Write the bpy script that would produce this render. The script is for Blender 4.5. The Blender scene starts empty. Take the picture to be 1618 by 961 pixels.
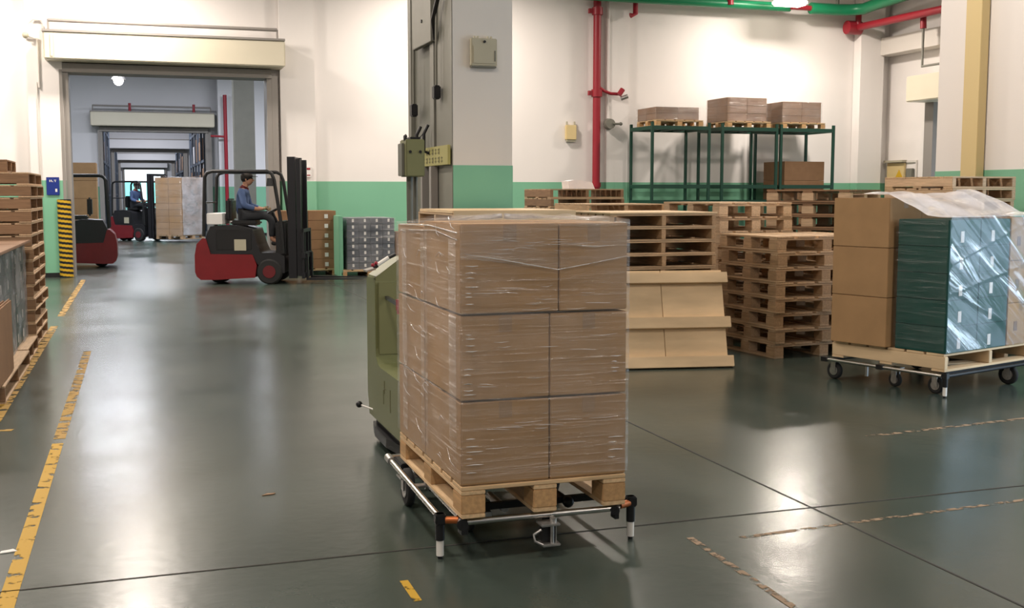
import bpy, bmesh, math, random
from mathutils import Vector, Matrix
random.seed(7)
R = math.radians
C = bpy.context.scene.collection
S = bpy.context.scene

# ------------------------------------------------------------------ camera
F, CH, HY, CX, CY = 1780.0, 1.62, 305.0, 809.0, 480.5
PITCH, YAW = math.atan((CY - HY) / F), R(18.28)
cam = bpy.data.cameras.new('camera'); camo = bpy.data.objects.new('camera', cam); C.objects.link(camo)
camo.location = (0, 0, CH); camo.rotation_euler = (math.pi / 2 - PITCH, 0, -YAW)
cam.sensor_width = 36; cam.lens = F / 1618 * 36; cam.clip_end = 400
S.camera = camo
S.view_settings.view_transform = 'Standard'; S.view_settings.look = 'None'
S.view_settings.exposure = 0.0; S.view_settings.gamma = 1
# ------------------------------------------------------------------ world
w = bpy.data.worlds.new('world'); S.world = w; w.use_nodes = True
w.node_tree.nodes['Background'].inputs[0].default_value = (.78, .80, .84, 1)
w.node_tree.nodes['Background'].inputs[1].default_value = .22
# ------------------------------------------------------------------ lights
def area(name, loc, sx, sy, power, col, rot=(0, 0, 0)):
    l = bpy.data.lights.new(name, 'AREA'); l.shape = 'RECTANGLE'; l.size = sx; l.size_y = sy
    l.energy = power; l.color = col
    o = bpy.data.objects.new(name, l); o.location = loc; o.rotation_euler = rot; C.objects.link(o); return o
WARM, COOL = (1, .885, .78), (.90, .92, 1)
LAMPS = [(x, y) for y in (-3.0, 3.5, 9.5, 15.5, 21.6) for x in (-3.6, -.2, 6.2, 13.8)]
LP = {-3.0: 140, 3.5: 130, 9.5: 160, 15.5: 220, 21.6: 280}
for x, y in LAMPS:
    area('hall_lamp_light', (x, y, 6.15), .6, .6, LP[y], WARM)
for x, y in ((-1.5, 30.0), (3.8, 30.0), (-1.0, 38.0), (5.0, 38.0), (0.6, 53), (0.6, 62), (0.6, 76), (.6, 86), (.6, 100), (.6, 112), (.6, 128)):
    area('far_fill_light', (x, y, 6.3), 2.4, 1.6, 520, COOL)  # added area fill standing in for bounce light in the far rooms
area('daylight_door_light', (8.75, 5.3, 1.9), 4.0, 3.4, 200, (.62, .80, 1), (0, -math.pi / 2, 0)).rotation_euler = (0, math.pi / 2, 0)
area('daylight_side_light', (19.0, 20.0, 2.0), 3.0, 3.5, 60, (.8, .9, 1), (0, math.pi / 2, 0))

# ------------------------------------------------------------------ pixel helpers (used only to read positions off the photograph)
def ray(x, y):
    u = (x - CX) / F; v = (CY - y) / F; fx, fy = math.sin(YAW), math.cos(YAW); cp, sp = math.cos(PITCH), math.sin(PITCH)
    return Vector((fx * cp + u * fy + v * fx * sp, fy * cp - u * fx + v * fy * sp, -sp + v * cp))
def G(x, y, Z=0):
    d = ray(x, y); t = (Z - CH) / d.z; return Vector((d.x * t, d.y * t, Z))
def PY(x, y, Y):
    d = ray(x, y); t = Y / d.y; return Vector((d.x * t, Y, CH + d.z * t))
def PX(x, y, X):
    d = ray(x, y); t = X / d.x; return Vector((X, d.y * t, CH + d.z * t))

# ------------------------------------------------------------------ materials
def mat(name, col, rough=.6, metal=0, noise=0, nscale=6, stretch=(1, 1, 1), bump=0, bscale=40, rand=0, emit=None, spec=.4, coat=0):
    m = bpy.data.materials.new(name); m.use_nodes = True; nt = m.node_tree; b = nt.nodes['Principled BSDF']
    b.inputs['Roughness'].default_value = rough; b.inputs['Metallic'].default_value = metal
    b.inputs['Specular IOR Level'].default_value = spec
    if coat: b.inputs['Coat Weight'].default_value = coat; b.inputs['Coat Roughness'].default_value = .1
    b.inputs['Base Color'].default_value = (*col, 1)
    N, L = nt.nodes.new, nt.links.new
    tc = N('ShaderNodeTexCoord'); mp = N('ShaderNodeMapping'); mp.inputs['Scale'].default_value = stretch
    L(tc.outputs['Object'], mp.inputs[0])
    if noise or rand:
        oi = N('ShaderNodeObjectInfo'); add = N('ShaderNodeVectorMath'); add.operation = 'ADD'
        cmb = N('ShaderNodeVectorMath'); cmb.operation = 'SCALE'; cmb.inputs[0].default_value = (13, 7, 29); L(oi.outputs['Random'], cmb.inputs['Scale'])
        L(mp.outputs[0], add.inputs[0]); L(cmb.outputs[0], add.inputs[1])
        n = N('ShaderNodeTexNoise'); n.inputs['Scale'].default_value = nscale; n.inputs['Detail'].default_value = 5
        L(add.outputs[0], n.inputs['Vector'])
        mr = N('ShaderNodeMapRange'); mr.inputs[1].default_value = .3; mr.inputs[2].default_value = .7
        mr.inputs[3].default_value = 1 - noise; mr.inputs[4].default_value = 1 + noise; L(n.outputs[0], mr.inputs[0])
        m2 = N('ShaderNodeMapRange'); m2.inputs[3].default_value = 1 - rand; m2.inputs[4].default_value = 1 + rand; L(oi.outputs['Random'], m2.inputs[0])
        mu = N('ShaderNodeMath'); mu.operation = 'MULTIPLY'; L(mr.outputs[0], mu.inputs[0]); L(m2.outputs[0], mu.inputs[1])
        sc = N('ShaderNodeVectorMath'); sc.operation = 'SCALE'; sc.inputs[0].default_value = col; L(mu.outputs[0], sc.inputs['Scale'])
        L(sc.outputs[0], b.inputs['Base Color'])
    if bump:
        n2 = N('ShaderNodeTexNoise'); n2.inputs['Scale'].default_value = bscale; n2.inputs['Detail'].default_value = 3; L(mp.outputs[0], n2.inputs['Vector'])
        bp = N('ShaderNodeBump'); bp.inputs['Strength'].default_value = bump; bp.inputs['Distance'].default_value = .01
        L(n2.outputs[0], bp.inputs['Height']); L(bp.outputs[0], b.inputs['Normal'])
    if emit:
        b.inputs['Emission Color'].default_value = (*emit[0], 1); b.inputs['Emission Strength'].default_value = emit[1]
    return m

M = {}
M['wall'] = mat('white_wall_paint', (.80, .765, .74), .75, noise=.025, nscale=.6, bump=.05, bscale=15)
M['wallcool'] = mat('far_wall_paint', (.70, .70, .72), .8, noise=.03, nscale=.5)
M['band'] = mat('green_wall_band', (.20, .47, .31), .5, noise=.03, nscale=1)
M['ceil'] = mat('ceiling_paint', (.55, .53, .50), .9)
M['column'] = mat('column_paint', (.68, .64, .59), .7, noise=.03, nscale=1)
M['steelgrey'] = mat('grey_green_steel_paint', (.14, .14, .115), .5, noise=.08, nscale=2)
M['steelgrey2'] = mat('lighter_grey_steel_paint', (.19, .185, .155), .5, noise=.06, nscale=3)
M['frame'] = mat('door_frame_grey', (.27, .25, .23), .5)
M['shutter'] = mat('cream_shutter_paint', (.66, .61, .48), .45, noise=.03, nscale=1)
M['cream'] = mat('cream_conduit', (.66, .52, .26), .5)
M['ctrl'] = mat('beige_control_box', (.42, .39, .29), .45)
M['black'] = mat('black_plastic', (.012, .012, .013), .4)
M['rubber'] = mat('black_rubber', (.018, .018, .018), .8)
M['darksteel'] = mat('dark_mast_steel', (.014, .014, .017), .45, metal=.2)
M['chassis'] = mat('charcoal_forklift_paint', (.012, .012, .014), .5)
M['red'] = mat('forklift_red', (.17, .009, .013), .4, noise=.08, nscale=4, coat=.15)
M['redpipe'] = mat('red_pipe_paint', (.30, .014, .026), .4)
M['greenpipe'] = mat('green_pipe_paint', (.01, .21, .09), .35)
M['rack'] = mat('dark_green_rack', (.010, .055, .036), .5)
M['chrome'] = mat('brushed_tube', (.62, .60, .57), .24, metal=1)
M['zinc'] = mat('zinc_fitting', (.5, .48, .46), .35, metal=.9, noise=.2, nscale=30)
M['copper'] = mat('copper_sleeve', (.45, .13, .035), .35, metal=.5)
M['white'] = mat('white_plastic', (.80, .77, .72), .45)
M['paper'] = mat('white_label_paper', (.75, .74, .72), .7)
M['agv'] = mat('olive_green_machine_paint', (.135, .145, .062), .42, noise=.04, nscale=3)
M['agvin'] = mat('pale_olive_machine_paint', (.18, .185, .088), .45)
M['carton'] = mat('kraft_carton', (.375, .225, .108), .72, noise=.07, nscale=5, rand=.07, bump=.04, bscale=30, spec=.3)
M['carton2'] = mat('dull_carton', (.235, .14, .085), .75, noise=.08, nscale=6, rand=.12, spec=.3)
M['carton3'] = mat('orange_brown_carton', (.27, .15, .078), .72, noise=.07, nscale=6, rand=.08, spec=.3)
M['tape'] = mat('carton_tape', (.34, .22, .13), .25, spec=.5)
M['teal'] = mat('teal_carton', (.006, .062, .050), .5, noise=.08, nscale=5, rand=.08)
M['slate'] = mat('slate_blue_carton', (.06, .075, .10), .6, noise=.15, nscale=9, rand=.1)
def wood(n, c, rand=.12):
    return mat(n, c, .65, noise=.16, nscale=4, stretch=(1.5, 14, 14), rand=rand, bump=.12, bscale=20, spec=.35)
M['pine'] = wood('fresh_pine', (.64, .45, .26))
M['pineb'] = wood('pine_block', (.50, .30, .14))
M['pale'] = mat('pale_plywood', (.66, .49, .30), .6, noise=.14, nscale=2.2, stretch=(.8, 3, 3), rand=.06, bump=.04, bscale=20, spec=.3)
M['used'] = wood('used_pallet_wood', (.53, .37, .225))
M['usedb'] = wood('used_pallet_block', (.46, .30, .17))
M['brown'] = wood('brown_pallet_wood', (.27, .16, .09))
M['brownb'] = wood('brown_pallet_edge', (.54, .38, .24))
M['blue'] = mat('blue_sign', (.01, .03, .22), .4)
M['yellow'] = mat('yellow_guard', (.62, .38, .02), .5)
M['yellowsign'] = mat('mustard_plate', (.33, .30, .10), .5)
M['signtext'] = mat('sign_print', (.12, .11, .05), .6)
M['skin'] = mat('skin', (.42, .22, .14), .6)
M['shirt'] = mat('blue_work_shirt', (.065, .105, .22), .85)
M['trousers'] = mat('dark_trousers', (.02, .022, .026), .85)
M['khaki'] = mat('khaki_glove', (.30, .23, .14), .9)
M['cap'] = mat('dark_cap', (.03, .025, .022), .8)
M['collar'] = mat('dark_red_collar', (.12, .012, .015), .8)
M['hair'] = mat('black_hair', (.012, .01, .009), .7)
M['lampglow'] = mat('lamp_glow', (1, 1, 1), .5, emit=((1, .95, .88), 14))
M['lampwarm'] = mat('lamp_glow_warm', (1, 1, 1), .5, emit=((1, .9, .74), 14))
M['daylight'] = mat('daylight_glass', (.4, .8, .8), .3, emit=((.25, .85, .82), 1.6))
M['daywhite'] = mat('daylight_white_glass', (.9, .95, .95), .3, emit=((.85, .97, 1), 1.7))
M['plasticwhite'] = mat('white_film_sheet', (.75, .73, .76), .35)

def floor_mat():
    m = bpy.data.materials.new('green_grey_epoxy'); m.use_nodes = True; nt = m.node_tree; b = nt.nodes['Principled BSDF']; N, L = nt.nodes.new, nt.links.new
    tc = N('ShaderNodeTexCoord')
    def noise(s, d=4, st=(1, 1, 1)):
        mp = N('ShaderNodeMapping'); mp.inputs['Scale'].default_value = st; L(tc.outputs['Object'], mp.inputs[0])
        n = N('ShaderNodeTexNoise'); n.inputs['Scale'].default_value = s; n.inputs['Detail'].default_value = d; L(mp.outputs[0], n.inputs['Vector']); return n.outputs[0]
    def rng(v, a, c, x, y):
        r = N('ShaderNodeMapRange'); r.inputs[1].default_value = a; r.inputs[2].default_value = c; r.inputs[3].default_value = x; r.inputs[4].default_value = y; L(v, r.inputs[0]); return r.outputs[0]
    cr = N('ShaderNodeMix'); cr.data_type = 'RGBA'; cr.inputs[6].default_value = (.036, .050, .041, 1); cr.inputs[7].default_value = (.056, .072, .061, 1)
    L(rng(noise(.45, 2), .35, .65, 0, 1), cr.inputs[0])
    sp = N('ShaderNodeMix'); sp.data_type = 'RGBA'; sp.inputs[7].default_value = (.045, .05, .042, 1); L(cr.outputs[2], sp.inputs[6])
    L(rng(noise(17, 3), .66, .74, 0, .55), sp.inputs[0])
    sx = N('ShaderNodeMix'); sx.data_type = 'RGBA'; sx.inputs[7].default_value = (.15, .16, .14, 1); L(sp.outputs[2], sx.inputs[6])
    L(rng(noise(2.2, 2, (1, .25, 1)), .45, .95, 0, .25), sx.inputs[0])
    L(sx.outputs[2], b.inputs['Base Color'])
    L(rng(noise(1.3, 2), .3, .7, .21, .262), b.inputs['Roughness'])
    b.inputs['Specular IOR Level'].default_value = .34
    bp = N('ShaderNodeBump'); bp.inputs['Strength'].default_value = .10; bp.inputs['Distance'].default_value = .01
    L(noise(12, 3), bp.inputs['Height']); L(bp.outputs[0], b.inputs['Normal'])
    return m
M['floor'] = floor_mat()

def worn(name, col, lo, hi, scale=9):
    m = bpy.data.materials.new(name); m.use_nodes = True; nt = m.node_tree; b = nt.nodes['Principled BSDF']; N, L = nt.nodes.new, nt.links.new
    b.inputs['Base Color'].default_value = (*col, 1); b.inputs['Roughness'].default_value = .6; b.inputs['Specular IOR Level'].default_value = .25
    tc = N('ShaderNodeTexCoord'); n = N('ShaderNodeTexNoise'); n.inputs['Scale'].default_value = scale; n.inputs['Detail'].default_value = 6; L(tc.outputs['Object'], n.inputs['Vector'])
    r = N('ShaderNodeMapRange'); r.inputs[1].default_value = lo; r.inputs[2].default_value = hi; L(n.outputs[0], r.inputs[0])
    L(r.outputs[0], b.inputs['Alpha']); return m
M['line'] = worn('worn_yellow_line', (.34, .20, .03), .42, .50, 9)
M['line2'] = worn('fresher_yellow_line', (.46, .27, .02), .38, .44, 12)
M['scuff'] = worn('faded_rust_line', (.27, .19, .12), .45, .55, 16)
M['joint'] = mat('floor_joint_filler', (.035, .03, .025), .8)

def film(name, tint=(.9, .88, .87), base=.10, hi=.5, scale=(1.2, 1.2, 22), rotm=(0, 0, 0), sc2=3, bump=1, rough=.16, lo=.50, up=.70, haze=(.02, .12)):
    """stretch film: mostly see-through, a little milky, glossy on its wrinkles"""
    m = bpy.data.materials.new(name); m.use_nodes = True; nt = m.node_tree; N, L = nt.nodes.new, nt.links.new
    for n in list(nt.nodes): nt.nodes.remove(n)
    out = N('ShaderNodeOutputMaterial'); tc = N('ShaderNodeTexCoord')
    mp = N('ShaderNodeMapping'); mp.inputs['Scale'].default_value = scale; m0 = N('ShaderNodeMapping'); m0.inputs['Rotation'].default_value = rotm; L(tc.outputs['Object'], m0.inputs[0]); L(m0.outputs[0], mp.inputs[0])
    n1 = N('ShaderNodeTexNoise'); n1.inputs['Scale'].default_value = sc2; n1.inputs['Detail'].default_value = 5; n1.inputs['Distortion'].default_value = .6; L(mp.outputs[0], n1.inputs['Vector'])
    n2 = N('ShaderNodeTexNoise'); n2.inputs['Scale'].default_value = 2.2; n2.inputs['Detail'].default_value = 3; L(tc.outputs['Object'], n2.inputs['Vector'])
    bp = N('ShaderNodeBump'); bp.inputs['Strength'].default_value = bump; bp.inputs['Distance'].default_value = .03; L(n1.outputs[0], bp.inputs['Height'])
    tr = N('ShaderNodeBsdfTransparent'); tr.inputs[0].default_value = (.97, .97, .97, 1)
    gl = N('ShaderNodeBsdfGlossy'); gl.inputs['Roughness'].default_value = rough; gl.inputs[0].default_value = (1, 1, 1, 1); L(bp.outputs[0], gl.inputs['Normal'])
    df = N('ShaderNodeBsdfDiffuse'); df.inputs[0].default_value = (*tint, 1)
    r1 = N('ShaderNodeMapRange'); r1.inputs[1].default_value = lo; r1.inputs[2].default_value = up; r1.inputs[3].default_value = base; r1.inputs[4].default_value = hi; L(n1.outputs[0], r1.inputs[0])
    r2 = N('ShaderNodeMapRange'); r2.inputs[1].default_value = .35; r2.inputs[2].default_value = .7; r2.inputs[3].default_value = haze[0]; r2.inputs[4].default_value = haze[1]; L(n2.outputs[0], r2.inputs[0])
    a = N('ShaderNodeMixShader'); L(r2.outputs[0], a.inputs[0]); L(tr.outputs[0], a.inputs[1]); L(df.outputs[0], a.inputs[2])
    c = N('ShaderNodeMixShader'); L(r1.outputs[0], c.inputs[0]); L(a.outputs[0], c.inputs[1]); L(gl.outputs[0], c.inputs[2])
    L(c.outputs[0], out.inputs[0]); return m
M['film'] = film('clear_stretch_film', base=.03, hi=.16, scale=(.8, .8, 26), sc2=2.2, rough=.2, lo=.52, up=.75)
M['crease_glint'] = film('film_crease_glint', base=.35, hi=.8, rough=.15, haze=(.45, .8))  # whitish diffuse on the wrinkles paints in the film's bright highlights
M['filmband'] = film('hazy_film_band', tint=(.75, .72, .72), base=.02, hi=.25, scale=(1, 1, 14), sc2=2.4, rough=.2, haze=(.02, .17))
M['filmthin'] = film('thin_stretch_film', base=.02, hi=.08, scale=(.8, .8, 20), rotm=(0, .12, 0), sc2=2, rough=.2, haze=(.0, .03))
M['filmgrey'] = film('grey_stretch_film', tint=(.5, .5, .52), base=.06, hi=.45, scale=(2, 2, 3), sc2=2, rough=.2, haze=(.05, .6))
M['filmheavy'] = film('crinkled_stretch_film', tint=(.62, .74, .88), base=.04, hi=.6, scale=(.45, .45, 6), rotm=(0, -.62, 0), sc2=1.2, rough=.22, lo=.52, up=.72, haze=(.02, .22))  # bluish tint puts reflected daylight into the film's diffuse colour
M['filmwhite'] = film('milky_and_glare_film', tint=(.95, .93, .97), base=.25, hi=.75, scale=(2, 2, 4), sc2=2, rough=.3, haze=(.2, .55))  # milky cover on the right cart; painted lamp glare on the corridor tower

# ------------------------------------------------------------------ mesh helpers
class MB:
    """collects shapes; build() links them as ONE mesh object"""
    def __init__(s): s.v = []; s.f = []; s.mi = []; s.sm = []
    def add(s, vs, fs, mi=0, smooth=False):
        k = len(s.v); s.v += [tuple(v) for v in vs]
        for f in fs: s.f.append([i + k for i in f]); s.mi.append(mi); s.sm.append(smooth)
        return s
    def box(s, a, b, mi=0, c=0.0):
        x0, y0, z0 = a; x1, y1, z1 = b
        if x1 < x0: x0, x1 = x1, x0
        if y1 < y0: y0, y1 = y1, y0
        if z1 < z0: z0, z1 = z1, z0
        if c <= 0:
            v = [(x, y, z) for z in (z0, z1) for x, y in ((x0, y0), (x1, y0), (x1, y1), (x0, y1))]
            return s.add(v, [(3, 2, 1, 0), (4, 5, 6, 7), (0, 1, 5, 4), (1, 2, 6, 5), (2, 3, 7, 6), (3, 0, 4, 7)], mi)
        bm = bmesh.new(); bmesh.ops.create_cube(bm, size=1)
        for v in bm.verts: v.co = Vector((x0 + (v.co.x + .5) * (x1 - x0), y0 + (v.co.y + .5) * (y1 - y0), z0 + (v.co.z + .5) * (z1 - z0)))
        bmesh.ops.bevel(bm, geom=bm.edges[:], offset=c, segments=2, affect='EDGES')
        s.add([v.co for v in bm.verts], [[v.index for v in f.verts] for f in bm.faces] if not bm.verts.index_update() else 0, mi); bm.free(); return s
    def tube(s, pts, r, n=12, mi=0, cap=True):
        pts = [Vector(p) for p in pts]; rs = r if isinstance(r, (list, tuple)) else [r] * len(pts)
        rings = []; up = None
        for i, p in enumerate(pts):
            d = (pts[min(i + 1, len(pts) - 1)] - pts[max(i - 1, 0)]).normalized()
            if up is None: up = Vector((0, 0, 1)) if abs(d.z) < .9 else Vector((1, 0, 0))
            a = d.cross(up).normalized(); b = a.cross(d).normalized(); up = b
            rings.append([p + (a * math.cos(2 * math.pi * k / n) + b * math.sin(2 * math.pi * k / n)) * rs[i] for k in range(n)])
        v = [q for g in rings for q in g]; f = []
        for i in range(len(pts) - 1):
            for k in range(n): f.append((i * n + k, i * n + (k + 1) % n, (i + 1) * n + (k + 1) % n, (i + 1) * n + k))
        s.add(v, f, mi, True)
        if cap: s.add(rings[0], [list(range(n))[::-1]], mi); s.add(rings[-1], [list(range(n))], mi)
        return s
    def bar(s, p, q, w, h, mi=0):
        """rectangular bar from p to q"""
        p, q = Vector(p), Vector(q); d = (q - p).normalized(); up = Vector((0, 0, 1)) if abs(d.z) < .95 else Vector((0, 1, 0))
        a = d.cross(up).normalized() * w / 2; b = a.cross(d).normalized() * h / 2
        v = [p - a - b, p + a - b, p + a + b, p - a + b, q - a - b, q + a - b, q + a + b, q - a + b]
        return s.add(v, [(3, 2, 1, 0), (4, 5, 6, 7), (0, 1, 5, 4), (1, 2, 6, 5), (2, 3, 7, 6), (3, 0, 4, 7)], mi)
    def prism(s, poly, axis, a, b, mi=0, smooth=False):
        """polygon (two coords) extruded along axis from a to b"""
        n = len(poly)
        def P(u, v, w): return {'x': (w, u, v), 'y': (u, w, v), 'z': (u, v, w)}[axis]
        v = [P(u, q, a) for u, q in poly] + [P(u, q, b) for u, q in poly]
        f = [list(range(n)), list(range(n, 2 * n))[::-1]]
        s.add(v, f, mi); s.add(v, [(i, i + n, (i + 1) % n + n, (i + 1) % n) for i in range(n)], mi, smooth); return s
    def sphere(s, c, r, mi=0, n=10, sc=(1, 1, 1)):
        v = []; f = []
        for i in range(n + 1):
            t = math.pi * i / n
            for k in range(n * 2): v.append((c[0] + r * sc[0] * math.sin(t) * math.cos(math.pi * k / n), c[1] + r * sc[1] * math.sin(t) * math.sin(math.pi * k / n), c[2] + r * sc[2] * math.cos(t)))
        for i in range(n):
            for k in range(n * 2): f.append((i * 2 * n + k, (i + 1) * 2 * n + k, (i + 1) * 2 * n + (k + 1) % (2 * n), i * 2 * n + (k + 1) % (2 * n)))
        return s.add(v, f, mi, True)
    def mesh(s, name, mats):
        me = bpy.data.meshes.new(name); me.from_pydata(s.v, [], s.f)
        for m in (mats if isinstance(mats, (list, tuple)) else [mats]): me.materials.append(m)
        for p, mi, sm in zip(me.polygons, s.mi, s.sm): p.material_index = mi; p.use_smooth = sm
        bm = bmesh.new(); bm.from_mesh(me); bmesh.ops.recalc_face_normals(bm, faces=bm.faces[:]); bm.to_mesh(me); bm.free()
        return me
    def build(s, name, mats, parent=None, loc=None, rot=None):
        return put(name, s.mesh(name, mats), parent, loc, rot)
def put(name, me, parent=None, loc=None, rot=None):
    o = bpy.data.objects.new(name, me); C.objects.link(o)
    if parent: o.parent = parent
    if loc is not None: o.location = loc
    if rot is not None: o.rotation_euler = rot
    return o
def tag(o, label, cat, group=None):
    o['label'] = label; o['category'] = cat
    if group: o['group'] = group
    return o
def thing(name, label, cat, loc=(0, 0, 0), rz=0, group=None):
    o = bpy.data.objects.new(name, None); C.objects.link(o); o.empty_display_size = .2
    o.location = loc; o.rotation_euler = (0, 0, rz); return tag(o, label, cat, group)
def struct(o): o['kind'] = 'structure'; return o
def sbox(name, a, b, m, parent=None, c=0):
    o = MB().box(a, b, 0, c).build(name, m, parent)
    return o if parent else struct(o)
def dup(root, loc, rz, label, group=None):
    r = root.copy(); C.objects.link(r); r.location = loc; r.rotation_euler = (0, 0, rz); r['label'] = label
    if group: r['group'] = group
    for ch in list(root.children):
        c = ch.copy(); C.objects.link(c); c.parent = r
        for g in ch.children:
            d = g.copy(); C.objects.link(d); d.parent = c
    return r
ORD = ['topmost', 'second from top', 'third from top', 'fourth from top', 'fifth from top', 'sixth from top', 'seventh from top', 'eighth from top', 'ninth from top', 'tenth from top', 'eleventh from top', 'twelfth from top', 'thirteenth from top', 'fourteenth from top', 'fifteenth from top', 'sixteenth from top']
# ================================================================== THE SETTING
YB = 23.6; HB = 1.86; CEIL = 7.0
OX0, OX1, OZ = -1.30, 2.62, 3.96
sbox('floor', (-9, -8, -.2), (22, 150, 0), M['floor'])
def wall_y(name, x0, x1, y0, y1, z0=0, z1=CEIL, m='wall', band=True):
    o = struct(MB().box((x0, y0, max(z0, HB if band else z0)), (x1, y1, z1)).build(name, M[m]))
    if band and z0 < HB: MB().box((x0, y0 - .004, .09), (x1, y1, HB)).build('green_band', M['band'], o); MB().box((x0, y0 - .012, 0), (x1, y1, .09)).build('skirting', M['black'], o)
    return o
wall_y('wall_back', -9, OX0 - .0, YB, YB + .35)
wall_y('wall_back', OX1, 17.45, YB, YB + .35)
sbox('wall_back', (OX0, YB, OZ), (OX1, YB + .35, CEIL), M['wall'])
wall_y('trim_1', -1.92, OX0, YB - .28, YB - .015)                  # pier left of the doorway
wall_y('trim_2', 2.80, 3.50, YB - .14, YB - .015)                  # pier right of the doorway
wall_y('trim_3', 9.98, 10.5, YB - .12, YB - .015)                  # shallow chase with the conduits
wall_y('trim_4', 16.45, 17.1, YB - .3, YB - .015)                  # corner pier
sbox('wall_left', (-9.3, -8, 0), (-9, YB, CEIL), M['wall'])
# near stub wall on the right and far right wall, both facing -X
def wall_x(name, y0, y1, x0, x1, z0=0, z1=CEIL, band=True):
    o = struct(MB().box((x0, y0, max(z0, HB if band else z0)), (x1, y1, z1)).build(name, M['wall']))
    if band and z0 < HB: MB().box((x0 - .004, y0, .09), (x1, y1 + .002, HB)).build('green_band', M['band'], o); MB().box((x0 - .012, y0, 0), (x1, y1 + .004, .09)).build('skirting', M['black'], o)
wall_x('wall_right', 7.5, 10.59, 8.5, 8.9)
wall_x('wall_right', -8, 3.1, 8.5, 8.9)
wall_x('wall_right', 3.1, 7.5, 8.5, 8.9, 3.6, CEIL, False)
wall_x('wall_right', 22.0, 23.6, 17.45, 17.8)
wall_x('wall_right', -8, 18.5, 17.45, 17.8)
wall_x('wall_right', 18.5, 22.0, 17.45, 17.8, 3.9, CEIL, False)
sbox('wall_right', (19.6, 16, 0), (19.8, 25, CEIL), M['wallcool'])
sbox('ceiling', (-9, -8, CEIL), (22, YB + .3, CEIL + .2), M['ceil'])
# front column with steel guide post behind it
col = struct(MB().box((2.6, 9.5, HB), (3.14, 10.04, CEIL - .01)).build('trim_5', M['column']))
MB().box((2.6, 9.497, .0), (3.145, 10.0, HB)).build('green_band', M['band'], col)
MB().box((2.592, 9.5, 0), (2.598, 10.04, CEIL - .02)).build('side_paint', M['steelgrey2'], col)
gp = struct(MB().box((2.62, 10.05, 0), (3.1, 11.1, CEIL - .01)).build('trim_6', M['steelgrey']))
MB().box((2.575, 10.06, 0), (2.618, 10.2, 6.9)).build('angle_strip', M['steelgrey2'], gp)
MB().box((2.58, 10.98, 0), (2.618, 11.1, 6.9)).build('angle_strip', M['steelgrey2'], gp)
# side items on the column's left face, facing -X
def xbox(name, lab, cat, x, y0, y1, z0, z1, d, m, extra=None):
    o = MB().box((x - d, y0, z0), (x, y1, z1), c=.004).build(name, M[m])
    return tag(o, lab, cat)
cb = xbox('access_panel', 'grey square access panel high on the dark side of the front column', 'panel', 2.59, 10.02, 10.75, 2.98, 3.5, .05, 'steelgrey2')
MB().tube([(2.53, 10.35, 3.2), (2.545, 10.35, 3.2)], .015).build('lock', M['black'], cb)
def hook(y, z, name, lab):
    t = thing(name, lab, 'switch', (2.575, y, z))
    MB().box((-.06, -.05, -.07), (.0, .05, .05), c=.01).build('housing', M['chassis'], t)
    MB().tube([(-.03, 0, .05), (-.03, 0, .35), (-.02, 0, 1.0)], .012).build('conduit', M['steelgrey2'], t)
hook(10.72, 2.42, 'pull_switch', 'small dark conduit switch low on left half of column side')
hook(9.85, 2.52, 'pull_switch', 'small dark conduit switch on right half of column side')
for yy, zz, ll in ((10.42, 1.98, 'black curved cable hook above mustard plate, left one'), (10.14, 1.98, 'black curved cable hook above mustard plate, right one')):
    m = MB().tube([(2.56, yy, zz), (2.50, yy, zz + .02), (2.50, yy, zz + .18), (2.54, yy + .0, zz + .26)], .016, 8); tag(m.build('cable_hook', M['black']), ll, 'hook')
o = MB().tube([(2.57, 9.98, 2.99), (2.53, 9.9, 3.15), (2.54, 9.74, 3.33), (2.57, 9.66, 3.5)], .02, 8).build('black_hose', M['black']); tag(o, 'short black hose clipped diagonally high on the column side', 'hose')
yp = thing('warning_plate', 'mustard yellow plate with two rows of dark characters on column side', 'sign', (2.56, 10.08, 1.865))
MB().box((-.012, -.6, -.0), (.012, .6, .17), c=.002).build('plate', M['yellowsign'], yp)
for row, (z0, n) in enumerate(((.095, 8), (.02, 9))):
    for i in range(n):
        y0 = .5 - i * .108; q = MB()
        q.box((-.0135, y0 - .06, z0 + .01), (-.012, y0, z0 + .018)).box((-.0135, y0 - .06, z0 + .04), (-.012, y0, z0 + .048)).box((-.0135, y0 - .036, z0), (-.012, y0 - .026, z0 + .055))
        if i % 2: q.box((-.0135, y0 - .06, z0), (-.012, y0 - .052, z0 + .055))
        q.build('character', M['signtext'], yp)
tag(MB().box((2.52, 9.96, 1.05), (2.585, 10.04, 1.86), c=.004).box((2.52, 10.3, .6), (2.585, 10.36, 1.86)).build('grey_channel', M['frame']), 'grey steel channel on column side under the mustard plate', 'channel')
bx = thing('control_box', 'beige control box high on the pale face of the front column', 'control box', (2.868, 9.5, 2.71))
MB().box((-.115, -.06, 0), (.115, -.002, .235), c=.006).build('housing', M['ctrl'], bx)
MB().box((-.10, -.068, .02), (.095, -.061, .17), c=.002).build('door', M['ctrl'], bx)
MB().tube([(0, -.075, .205), (0, -.06, .205)], .011).build('lock', M['black'], bx)
MB().box((.088, -.072, .04), (.098, -.066, .13)).build('handle', M['steelgrey'], bx)
MB().box((-.115, -.055, -.014), (.11, -.002, -.001)).build('bottom_rail', M['steelgrey'], bx)
for xx in (-.08, -.05, .04, .07): MB().tube([(xx, -.03, .235), (xx, -.03, .255)], .01, 8).build('cable_gland', M['ctrl'], bx)

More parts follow.
